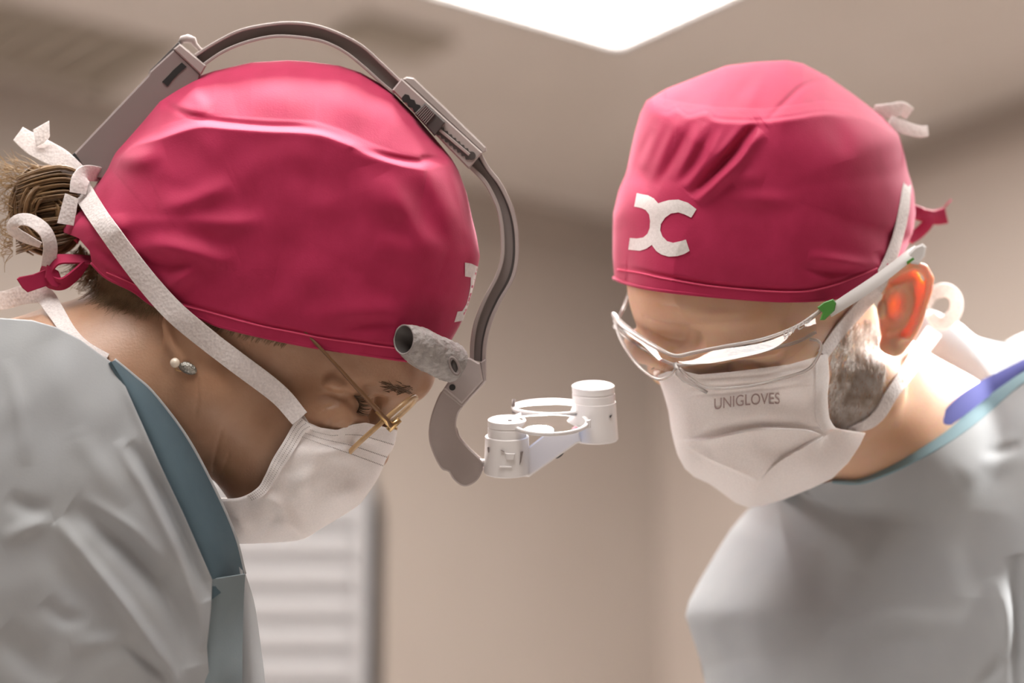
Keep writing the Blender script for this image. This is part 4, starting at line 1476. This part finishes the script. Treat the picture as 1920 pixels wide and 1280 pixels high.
for sg in (-1, 1):
    S2 = smax(S2, -g_ell(sg * 33, 99, 13, (19, 15, 11)), 18)
    S2 = smin(S2, g_ell(sg * 32, 79, 13, (13.5, 13.5, 13.5)), 6)
    S2 = m_chain('cut', S2, [(sg * 20, 91, 10), (sg * 32, 94, 7.5), (sg * 44, 88, 9)], [.8, 1.2, .8], 4)
    S2 = m_chain('cut', S2, [(sg * 20, 91, 18), (sg * 32, 93, 20), (sg * 45, 87, 17)], [.9, 1.2, .9], 5)
f0 = G2.depth_fun(S2)
for uv, r in (([(1205, 592), (1260, 607), (1330, 606), (1405, 596)], 2.4), ([(1235, 572), (1300, 579), (1380, 577)], 2.2), ([(1210, 618), (1250, 634), (1290, 640)], 2.4), ([(1276, 650), (1286, 630), (1290, 612)], 2.6), ([(1308, 650), (1312, 632), (1310, 616)], 2.4)):
    S2 = groove(G2, S2, f0, uv, r * 0.8, 5)
S2 = smin(S2, G2.cone((1535, 700, 320), (1745, 905, 440), 160, 186), 60)       # neck
S2 = smin(S2, G2.cone((1745, 905, 440), (1900, 1000, 560), 190, 240), 80)
S2 = G2.cut_chain(S2, [(1648, 862, 235), (1672, 838, 240), (1692, 812, 246), (1702, 790, 250)], [2, 3, 3, 2], 12)   # crease of the neck
# near ear
ER = np.array([[.978, .21, .22], [-.21, .978, 0], [-.215, 0, .976]])
dE = lambda u: 104 + 0.30 * (u - 1660)
GE, eS = G2.local(S2, [(1640, 490, 70), (1750, 670, 150)], [20], 10)
E_ = GE.ell((1692, 580, dE(1692)), (45, 78, 11), ER)
hx = [(1655, 545), (1662, 524), (1684, 508), (1712, 497), (1732, 503), (1743, 522), (1741, 545), (1733, 568), (1725, 596), (1713, 620), (1699, 640), (1680, 654)]
E_ = smin(E_, GE.chain([(u, v, dE(u) - 10) for u, v in hx], [7, 8, 9, 9, 9, 9, 8, 7.5, 7, 7, 9, 12]), 7)
E_ = smax(E_, -GE.chain([(u, v, dE(u) - 15) for u, v in [(1668, 538), (1690, 524), (1716, 514), (1727, 524), (1724, 548), (1717, 575), (1709, 602), (1698, 624)]], [8, 9, 9.5, 10.5, 11, 11, 12, 11.5]), 5)   # scapha
E_ = smin(E_, GE.chain([(u, v, dE(u) - 6) for u, v in [(1676, 541), (1700, 541), (1709, 560), (1704, 585), (1694, 606), (1680, 618), (1668, 622)]], [7, 8, 7.5, 7, 7, 7, 7]), 6)   # antihelix
E_ = smax(E_, -GE.ell((1681, 572, dE(1681) - 14), (20, 32, 19), ER), 6)       # concha
E_ = smin(E_, GE.ell((1672, 648, dE(1672) - 2), (24, 18, 12)), 10)              # lobe
E_ = smin(E_, GE.ell((1653, 580, dE(1653) - 6), (9, 17, 13)), 8)               # tragus
S2[eS] = smin(S2[eS], E_, 9)
# far ear
S2 = smin(S2, g_ell(-80, -6, 2, (7, 16, 30)), 10)
skin2_d = G2.depth_fun(S2)
V, F = G2.mesh(S2)
mk('head_and_neck', V, F, M['skin_m'], pm)

# ---- cap of the person on the right
CM_C = (1440, 360)
cm_top = [(1152, 521), (1149, 480), (1149, 440), (1150, 399), (1160, 357), (1174, 324), (1181, 290), (1190, 249), (1201, 211), (1212, 189), (1250, 166), (1306, 144), (1362, 123),
          (1419, 116), (1475, 113), (1505, 119), (1550, 142), (1606, 181), (1655, 219), (1685, 252), (1696, 290), (1702, 320), (1713, 357), (1717, 399), (1712, 436), (1704, 458)]
cm_out = cm_top + [(1692, 478), (1662, 494), (1640, 511), (1622, 528), (1590, 547), (1560, 559), (1500, 563), (1439, 562), (1333, 554), (1226, 542), (1173, 530)]
cm_sil = cm_top + [(1712, 540), (1690, 640), (1620, 740), (1450, 790), (1280, 740), (1185, 640), (1158, 560)]
cm_folds = [
    K([(1215, 192), (1228, 207), (1252, 214), (1270, 207), (1291, 219), (1325, 212), (1342, 226), (1390, 230), (1432, 229), (1490, 222), (1546, 214), (1612, 222), (1688, 258)], 42, 17, 's', .25),
    K([(1216, 190), (1228, 204), (1252, 211), (1270, 203), (1291, 216), (1325, 208), (1342, 222), (1390, 226), (1432, 225), (1490, 218), (1546, 210), (1612, 218)], 5, -8, 'r', .3),
    K([(1548, 146), (1505, 162), (1475, 189), (1437, 226)], 6, -12, 'r', .4), K([(1556, 160), (1515, 180), (1486, 205), (1450, 232)], 22, 8),
    K([(1432, 228), (1402, 252), (1377, 284), (1340, 320), (1296, 368)], 13, -24, 'r', .3), K([(1430, 246), (1405, 270), (1388, 296), (1352, 334), (1304, 376)], 13, 20, 'r', .3),
    K([(1416, 226), (1385, 252), (1350, 292), (1318, 330), (1286, 356)], 13, 13, 'r', .4),
    K([(1276, 219), (1250, 270), (1228, 320), (1214, 352)], 10, 11), K([(1300, 224), (1272, 280), (1244, 330), (1232, 352)], 8, -9), K([(1320, 228), (1292, 288), (1262, 340)], 10, 11),
    K([(1345, 232), (1312, 290), (1276, 346)], 9, -9), K([(1365, 232), (1335, 280), (1300, 330), (1272, 356)], 9, 8), K([(1245, 225), (1225, 270), (1206, 320)], 12, 9), K([(1224, 240), (1206, 280), (1190, 325)], 9, -7),
    K([(1362, 130), (1348, 165), (1336, 204)], 12, 8), K([(1425, 125), (1398, 160), (1368, 205)], 12, -7), K([(1450, 122), (1424, 162), (1392, 215)], 14, 9), K([(1300, 150), (1285, 175), (1276, 200)], 12, 7), K([(1232, 190), (1262, 178), (1300, 160)], 12, 6),
    K([(1375, 345), (1400, 332), (1430, 345)], 18, 6), K([(1345, 372), (1420, 372), (1500, 380)], 16, 6), K([(1546, 215), (1575, 255), (1590, 300)], 22, -6),
    K([(1515, 478), (1570, 488), (1620, 496), (1652, 494)], 12, 11, 'r', .5), K([(1500, 500), (1560, 510), (1625, 508)], 10, -10), K([(1645, 470), (1650, 485), (1655, 496)], 8, -8),
    K([(1170, 322), (1200, 335), (1240, 350)], 20, -7), K([(1440, 440), (1500, 430), (1560, 440)], 40, 4)]
hemm = [(1158, 500), (1200, 507), (1245, 517), (1330, 531), (1440, 541), (1510, 541), (1560, 531), (1610, 512), (1645, 498)]
cm_folds += [K(hemm, 4, -4.5, 'r', 0.1)]
for q in cm_folds[7:18]:
    q['a'] *= 0.75
REL_CM = Relief(cm_sil, CM_C, 335, 250, 2.6, 0.5, cm_folds, (150, 1.8, 9), plane=(0.10, 0.0), under=skin2_d, fade=0.06,
                shape=top_panel([(1214, 194), (1228, 207), (1291, 219), (1342, 226), (1432, 229), (1490, 222), (1546, 214), (1612, 222), (1688, 258)], cm_top[8:21]))
capm = empty('scrub_cap', P1(1420, 540, 200), 'crimson pink scrub cap seen from the front side with white emblem on the brow', 'cap')
V, F = relief_mesh(REL_CM, cm_out, 700, 160, back=0.75)
mk('crown', V, F, M['cap'], capm)
hm = spl([(1152, 523), (1173, 532), (1226, 544), (1333, 556), (1439, 564), (1500, 565), (1560, 561), (1590, 549), (1622, 530), (1640, 513), (1662, 496)], 110)
tube('hem', np.column_stack([hm[:, 0], hm[:, 1] - 2, REL_CM(hm[:, 0], hm[:, 1]) + 3]), 4, M['cap'], capm, 8)
hs = spl(hemm, 140)
tube('stitching', np.column_stack([hs[:, 0], hs[:, 1] + 5, REL_CM(hs[:, 0], hs[:, 1] + 5) - .4]), 1.7, M['stitch'], capm, 6)


def arc_band(cx, cy, r0, r1, a0, a1, sx, sy, n=22):
    a = np.linspace(a0, a1, n)
    o = [(cx + sx * r1 * math.cos(t), cy + sy * r1 * math.sin(t)) for t in a]
    i = [(cx + sx * r0 * math.cos(t), cy + sy * r0 * math.sin(t)) for t in a[::-1]]
    return o + i


logo_m = [tuple(q) for q in np.array([(1194, 362), (1203, 364), (1215, 366), (1226, 372), (1234, 381), (1243, 378), (1254, 375), (1272, 374), (1290, 380), (1306, 392), (1296, 408), (1284, 402), (1272, 398), (1258, 400),
                                      (1247, 408), (1239, 420), (1238, 432), (1242, 443), (1251, 452), (1262, 455), (1276, 452), (1286, 449), (1293, 470), (1283, 476), (1270, 480), (1254, 481), (1240, 477), (1230, 470), (1222, 459),
                                      (1212, 466), (1200, 470), (1178, 468), (1181, 446), (1194, 447), (1206, 445), (1214, 438), (1218, 428), (1219, 414), (1217, 402), (1211, 394), (1203, 390), (1189, 387)], float)]
surface_patch('emblem', logo_m, REL_CM, 1.5, M['logo'], capm, 2.2, 4.0)
A_, B_ = tape_edges([(1708, 395, 330), (1735, 405, 350), (1755, 408, 370), (1775, 404, 385)], [26, 24, 26, 30], None, 0, 24, roll=.4)
ribbon('tie', A_, B_, 4, M['cap'], capm, 5, 3)
A_, B_ = tape_edges([(1706, 450, 330), (1722, 438, 345), (1738, 422, 350), (1742, 408, 352), (1722, 398, 340), (1706, 402, 332)], [18, 20, 20, 20, 18, 16], None, 0, 30, roll=.5)
ribbon('tie_loop', A_, B_, 4, M['cap'], capm, 5, 2)
tube('loose_thread', [(1768, 394, 385), (1776, 382, 388), (1784, 374, 390)], 1.6, M['cap'], capm, 5)

# ---- mask of the person on the right
mm = empty('surgical_mask', P1(1430, 900, 150), 'white pleated surgical mask printed with grey letters, on the bearded face', 'mask')
mm_out = [(1232, 704), (1243, 735), (1253, 770), (1258, 805), (1264, 830), (1270, 852), (1284, 878), (1302, 894), (1330, 907), (1360, 928), (1380, 943), (1402, 951), (1430, 948), (1470, 936), (1520, 916),
          (1560, 897), (1590, 868), (1612, 835), (1624, 809), (1588, 807), (1565, 801), (1554, 782), (1551, 740), (1554, 700), (1549, 662), (1530, 669), (1480, 683), (1420, 691), (1370, 697), (1310, 702), (1276, 694), (1252, 696)]
mm_sil = [(1230, 690), (1243, 735), (1253, 770), (1258, 805), (1264, 830), (1270, 852), (1284, 878), (1302, 894), (1330, 907), (1360, 928), (1380, 943), (1402, 951), (1430, 949), (1470, 942), (1520, 940),
          (1620, 930), (1720, 880), (1760, 780), (1740, 660), (1640, 560), (1460, 520), (1300, 540), (1235, 610)]
mm_folds = [K([(1262, 830), (1340, 822), (1420, 806), (1500, 806), (1545, 815)], 14, 9, 's', .3), K([(1300, 812), (1400, 796), (1520, 792)], 8, -4), K([(1280, 830), (1330, 860), (1400, 890), (1420, 900)], 12, 9, 'S', .4),
            K([(1420, 908), (1455, 870), (1500, 842), (1550, 815)], 8, 8, 's', .4), K([(1420, 835), (1460, 842), (1500, 830)], 18, -6), K([(1260, 720), (1330, 735), (1340, 745), (1280, 760)], 14, 0),
            K([(1280, 728), (1350, 722), (1430, 716), (1520, 700)], 4, -3, 'r', .3), K([(1285, 742), (1350, 738), (1440, 728), (1525, 714)], 4, -3, 'r', .3), K([(1275, 712), (1350, 708), (1430, 702), (1530, 686)], 4, -3, 'r', .3),
            K([(1310, 778), (1400, 775), (1500, 768)], 14, 5), K([(1530, 690), (1535, 740), (1540, 790)], 6, -5, 'r', .3), K([(1272, 740), (1285, 790), (1300, 820)], 14, 5), K([(1375, 740), (1372, 790), (1378, 830)], 60, 3)]
for q in mm_folds[:4]:
    q['a'] *= 1.5
REL_MM = Relief(mm_sil, (1440, 790), 222, 215, 3.2, 0.5, mm_folds, (110, 1.3, 21), plane=(0.42, 0.25), under=skin2_d)
V, F = relief_mesh(REL_MM, mm_out, 420, 110, None, 10, c=(1420, 790), ease=True)
mk('mask_panel', V, F, M['mask'], mm)
hemA = spl([(1532, 670), (1530, 720), (1530, 780), (1542, 806)], 30)
hemB = spl([(1552, 664), (1555, 705), (1552, 745), (1556, 786), (1568, 803)], 30)
ribbon('side_hem', np.column_stack([hemA, REL_MM(hemA[:, 0], hemA[:, 1]) - 4]), np.column_stack([hemB, REL_MM(hemB[:, 0], hemB[:, 1]) - 3]), 4, M['mask'], mm, 5, 2)
# the printed word
tc_ = bpy.data.curves.new('mask_lettering', 'FONT')
tc_.body = 'UNIGLOVES'
tc_.size = 1.0
to = bpy.data.objects.new('lettering_source', tc_)
scene.collection.objects.link(to)


def text_mesh(o):
    dg = bpy.context.evaluated_depsgraph_get()
    dg.update()
    me = o.evaluated_get(dg).to_mesh()
    v = np.array([tuple(x.co) for x in me.vertices])
    f = [tuple(p.vertices) for p in me.polygons]
    return v, f


tv, tf = text_mesh(to)
bpy.data.objects.remove(to)
w = tv[:, 0].max()
x = tv[:, 0] / w
y = tv[:, 1] / 0.70
uu = 1338 + 124 * x
vv = 768 - 11 * x - 3 * np.sin(np.pi * x) - y * 21
mk('lettering', np.column_stack([uu, vv, REL_MM(uu, vv) - 1.6]), tf, M['print'], mm, False)


def near_m(u, v):
    u, v = np.asarray(u, float), np.asarray(v, float)
    inside = REL_CM.s(u, v) < 0.995
    hv = np.interp(u, hm[:, 0], hm[:, 1], right=480)
    cd = np.where(inside & (v < hv + 2), REL_CM(u, v), 400.0)
    return np.minimum(np.minimum(cd, skin2_d(u, v)), 400)


A_, B_ = tape_edges([(1544, 664), (1575, 622), (1610, 582), (1640, 546), (1660, 510), (1680, 460), (1695, 400), (1702, 342)], [22, 22, 24, 26, 22, 18, 18, 14], near_m, 8, 90)
ribbon('strap', A_, B_, 3, M['strap'], mm, 5, 1)
A_, B_ = tape_edges([(1590, 806), (1625, 797), (1650, 777), (1672, 740), (1700, 700), (1728, 655), (1752, 620)], [10, 20, 22, 24, 28, 30, 32], near_m, 8, 80, it=300)
ribbon('lower_strap', A_, B_, 3, M['strap'], mm, 5, 1)
# bows of the mask tapes behind the head
A_, B_ = tape_edges([(1640, 205, 282), (1668, 208, 292), (1690, 204, 304), (1706, 214, 312)], [14, 26, 26, 24], None, 0, 24, roll=.3)
ribbon('strap_end', A_, B_, 3, M['strap'], mm, 5, 2)
A_, B_ = tape_edges([(1668, 228, 280), (1700, 240, 292), (1725, 246, 302), (1740, 245, 308)], [24, 24, 22, 20], None, 0, 24, roll=-.3)
ribbon('strap_end', A_, B_, 3, M['strap'], mm, 5, 2)
A_, B_ = tape_edges([(1738, 574, 300), (1750, 552, 310), (1772, 544, 318), (1790, 556, 322), (1792, 580, 318), (1778, 600, 312), (1760, 606, 306), (1745, 590, 302)], [16, 24, 26, 24, 24, 26, 24, 18], None, 0, 60, roll=.4)
ribbon('strap_loop', A_, B_, 3, M['strap'], mm, 5, 1)

# ---- safety glasses
sg_ = empty('safety_glasses', P1(1270, 680, 0), 'clear wraparound safety glasses with white temple and green hinge', 'safety glasses')
bar = spl([(1151, 590, 190), (1164, 606, 120), (1200, 632, 40), (1240, 656, -36), (1268, 667, -60), (1300, 661, -66), (1350, 651, -70), (1430, 636, -76), (1490, 614, -78), (1530, 588, -74), (1546, 574, -70)], 110)
tube('brow_bar', bar, np.interp(np.linspace(0, 1, 110), [0, .1, .4, .5, 1], [5, 6, 4.5, 4, 4]), M['clear_pl'], sg_, 8)
bar2 = spl([(1152, 612, 186), (1178, 634, 108), (1210, 656, 34), (1245, 676, -40), (1272, 684, -66), (1310, 680, -72), (1370, 671, -78), (1440, 655, -76), (1496, 640, -80), (1530, 622, -76)], 100)
tube('brow_bar', bar2, 3.4, M['clear_pl'], sg_, 8)
lowr = spl([(1274, 690, -74), (1296, 710, -84), (1330, 727, -90), (1400, 724, -94), (1470, 708, -88), (1515, 692, -72), (1534, 668, -72), (1540, 650, -72), (1534, 639, -74), (1518, 636, -76)], 80)
tube('lens_edge', lowr, 3.0, M['clear_pl'], sg_, 8)
lowl = spl([(1152, 600, 190), (1166, 640, 124), (1196, 684, 52), (1232, 710, -40), (1256, 704, -66), (1268, 690, -70)], 60)
tube('lens_edge', lowl, 3.2, M['clear_pl'], sg_, 8)
tube('nose_piece', [(1266, 680, -62), (1272, 700, -66), (1284, 712, -68), (1306, 724, -70), (1326, 736, -72)], [5, 6, 5, 4, 3], M['clear_pl'], sg_, 8, n=None)
# lens sheets between bar and lower edge
up_r = spl([(1270, 667, -60), (1300, 661, -66), (1350, 651, -70), (1430, 636, -74), (1490, 614, -78), (1528, 592, -74)], 60)
dn_r = spl([(1274, 690, -74), (1296, 710, -84), (1330, 727, -90), (1400, 724, -94), (1470, 708, -88), (1515, 692, -72), (1536, 655, -72)], 60)
up_l = spl([(1151, 590, 190), (1164, 606, 120), (1200, 632, 40), (1240, 656, -36), (1268, 667, -60)], 50)
dn_l = spl([(1152, 601, 190), (1166, 640, 124), (1196, 684, 52), (1232, 710, -40), (1266, 692, -70)], 50)
for a, b in ((up_r, dn_r), (up_l, dn_l)):
    w = np.linspace(0, 1, 12)
    Vl = a[:, None, :] * (1 - w)[None, :, None] + b[:, None, :] * w[None, :, None]
    Vl[:, :, 2] -= (16 * np.sin(np.pi * w))[None, :]
    mk('lens', Vl.reshape(-1, 3), grid_faces(len(a), 12), M['glass'], sg_)
sv = spl([(1152, 560, 200), (1150, 590, 190), (1166, 560, 210), (1172, 540, 240)], 20)
tube('side_shield', [(1158, 600, 188), (1170, 575, 200), (1180, 548, 230), (1186, 530, 270)], [6, 9, 9, 8], M['clear_pl'], sg_, 8, n=None, flat=(1, .4))
prism('hinge', [(1532, 576), (1545, 566), (1562, 560), (1568, 568), (1565, 582), (1546, 600), (1537, 600), (1542, 586)], -84, -58, M['green'], sg_, 2)
A_, B_ = tape_edges([(1556, 584, -68), (1600, 556, -46), (1650, 522, 0), (1700, 484, 60), (1722, 470, 100)], [21, 23, 22, 20, 24], None, 0, 50, roll=.1)
ribbon('temple', A_, B_, 9, M['temple'], sg_, 6, 3)
prism('temple_tip', [(1700, 478), (1716, 462), (1730, 456), (1737, 463), (1734, 480), (1722, 496), (1708, 494)], 60, 100, M['temple'], sg_, 4, tilt=lambda u, v: (u - 1700) * 1.0)
prism('temple_inlay', [(1692, 496), (1712, 482), (1715, 486), (1696, 500)], 54, 60, M['green'], sg_, 0.5)
# maker's mark moulded into the side of the bar
tc2 = bpy.data.curves.new('side_lettering', 'FONT')
tc2.body = 'uvex'
to = bpy.data.objects.new('lettering_source', tc2)
scene.collection.objects.link(to)
tv, tf = text_mesh(to)
bpy.data.objects.remove(to)
x = tv[:, 0] / tv[:, 0].max()
y = tv[:, 1] / 0.5
uu = 1466 + 56 * x + 5 * y * .5
vv = 634 - 27 * x - y * 14
mk('lettering', np.column_stack([uu, vv, -88 + 10 * x]), tf, M['temple'], sg_, False)

# ---- eyes, brows and beard
for sg in (1, -1):
    ee = MB()
    for i in range(170):
        t0 = rng.random()
        x0, z0 = sg * (12 + 42 * t0), 27 + 4 * math.sin(t0 * 2.4) + rng.normal(0, 2.0)
        y0 = 106 - 0.0085 * (x0) ** 2
        p0 = hp(x0, y0, z0)
        p1 = hp(x0 + sg * rng.uniform(3, 7), y0 - 1.5, z0 + rng.normal(-0.5, 1.5))
        m_ = (p0 + p1) / 2 + (Fm_ * 3)
        ee.add(tube_vf(np.array([p0, m_, p1]), [1.1, 1.0, 0.4], 3, False))
    tag(ee.build('eyebrow', M['hair_dark'], pm), kind='stuff')
bd = MB()
bpoly = np.array([(1574, 636), (1600, 606), (1630, 596), (1646, 618), (1650, 650), (1662, 690), (1654, 740), (1636, 780), (1604, 802), (1568, 798), (1556, 760), (1557, 700), (1562, 660)], float)
cnt = 0
while cnt < 2000:
    u0, v0 = rng.uniform(1552, 1664), rng.uniform(594, 804)
    c = False
    for i in range(len(bpoly)):
        a, b = bpoly[i], bpoly[(i + 1) % len(bpoly)]
        if (a[1] > v0) != (b[1] > v0) and u0 < (b[0] - a[0]) * (v0 - a[1]) / (b[1] - a[1]) + a[0]:
            c = not c
    if not c:
        continue
    cnt += 1
    L = rng.uniform(9, 22)
    an = rng.normal(1.75, 0.28)
    t = np.linspace(0, 1, 4)
    u, v = u0 + L * t * math.cos(an), v0 + L * t * math.sin(an)
    d = np.minimum(skin2_d(u, v), 380) - 1 - 4 * t
    bd.add(tube_vf(np.column_stack([u, v, d]), 0.95 - 0.6 * t, 3, False))
tag(bd.build('beard', M['grey_hair'], pm), kind='stuff')

# ---- gown and shirt of the person on the right
gm_sil = [(1402, 940), (1370, 990), (1340, 1040), (1312, 1088), (1290, 1128), (1284, 1155), (1296, 1190), (1312, 1235), (1322, 1280), (1345, 1600), (1650, 2000), (2400, 1800), (2700, 1100), (2500, 500), (1950, 250), (1560, 450), (1430, 800)]
gm_folds = [K([(1350, 1160), (1365, 1200), (1400, 1270)], 26, -14), K([(1400, 1150), (1420, 1200), (1460, 1280)], 26, 9), K([(1560, 1000), (1550, 1080), (1545, 1160)], 40, -10), K([(1480, 1000), (1450, 1080), (1430, 1150)], 50, 8),
            K([(1650, 950), (1640, 1040), (1660, 1130)], 50, 8), K([(1680, 1040), (1640, 1100), (1660, 1160)], 50, -8), K([(1760, 1000), (1800, 940), (1840, 880)], 40, 10), K([(1850, 960), (1840, 1050), (1835, 1120)], 40, -10),
            K([(1590, 1230), (1700, 1200), (1780, 1210)], 22, -10), K([(1560, 1190), (1700, 1170), (1840, 1180)], 30, 7), K([(1830, 1290), (1862, 1262), (1880, 1230)], 12, -14, 'r', .5), K([(1860, 1080), (1890, 1150), (1900, 1230)], 20, 12),
            K([(1905, 1040), (1912, 1120), (1915, 1300)], 14, -26, 'r', .4), K([(1800, 900), (1850, 870), (1920, 830)], 26, 8), K([(1840, 850), (1880, 845), (1915, 830)], 12, -7)]


def gown_under(u, v):
    """the gown lies over the neck but behind the mask"""
    mb = np.interp(u, [1380, 1402, 1430, 1470, 1520, 1560, 1590, 1625], [943, 951, 948, 936, 916, 897, 868, 820]) + 8
    d = np.where((v < mb) & (u < 1625), np.maximum(skin2_d(u, v), REL_MM(u, v) + 40), skin2_d(u, v))
    return d


for q in gm_folds[:-4]:
    q['a'] *= 0.6
REL_GM = Relief(gm_sil, (1740, 1150), 365, 520, 2.4, 0.5, gm_folds, (220, 1.5, 31), plane=(-0.08, -0.35), under=gown_under, gap=14)
gm_out = [(1402, 955), (1460, 925), (1562, 901), (1610, 904), (1655, 890), (1705, 868), (1765, 836), (1835, 788), (1925, 712), (2040, 660), (2400, 700), (2500, 1100), (2400, 1600), (1350, 1600), (1322, 1280), (1312, 1235), (1297, 1190), (1285, 1155),
          (1291, 1128), (1312, 1088), (1340, 1040), (1370, 992)]
V, F = relief_mesh(REL_GM, gm_out, 520, 130, None, 8, c=(1700, 1120), ease=True)
gown_m = mk('gown', V, F, M['gown'], pm)
na_ = spl([(1560, 902), (1610, 905), (1655, 891), (1705, 869), (1765, 837), (1835, 789), (1925, 713), (2040, 661)], 60)
nb_ = spl([(1562, 896), (1612, 891), (1655, 873), (1705, 845), (1760, 808), (1815, 764), (1905, 698), (2020, 648)], 60)
ribbon('collar_binding', np.column_stack([na_, REL_GM(na_[:, 0], na_[:, 1]) - 2]), np.column_stack([nb_, REL_GM(na_[:, 0], na_[:, 1]) + 22]), 4, M['teal'], gown_m, 6, 2)
ta = spl([(1738, 826), (1795, 788), (1848, 748), (1905, 704), (1960, 668)], 30)
tb_ = spl([(1745, 800), (1790, 750), (1835, 716), (1890, 688), (1955, 655)], 30)
ribbon('shirt_collar', np.column_stack([ta, REL_GM(ta[:, 0], ta[:, 1] + 30) + 22]), np.column_stack([tb_, REL_GM(ta[:, 0], ta[:, 1] + 30) + 34]), 4, M['scrub'], pm, 6, 3)
REL_GB = Relief([(1690, 600), (1745, 578), (1800, 604), (1830, 632), (1920, 648), (2080, 640), (2350, 760), (2350, 1100), (2000, 1150), (1780, 1000), (1700, 760)], (1950, 830), 150, 640, 2.4, 0.5, [K([(1800, 620), (1850, 680), (1900, 760)], 20, 6)], None)
V, F = relief_mesh(REL_GB, [(1690, 602), (1745, 580), (1800, 605), (1830, 633), (1920, 649), (2080, 642), (2350, 762), (2350, 1100), (2000, 1150), (1780, 1000), (1700, 760)], 260, 40, 0.8)
mk('gown_back', V, F, M['gown'], gown_m)
mk('far_shoulder', *ellipsoid_vf((2040, 760, 800), (230, 160, 150), 40, 24), M['gown'], gown_m)
q = P1(1760, 1400, 640)
Vg, Fg = ellipsoid_vf((1800, 1300, 720), (400, 420, 240), 60, 40)
mk('gown_body', Vg, Fg, M['gown'], gown_m)
q = P1(1760, 1330, 700)
skirt('gown_skirt', (q.x, q.y), 0.125, 0.25, q.z, 0.0, M['gown'], gown_m)
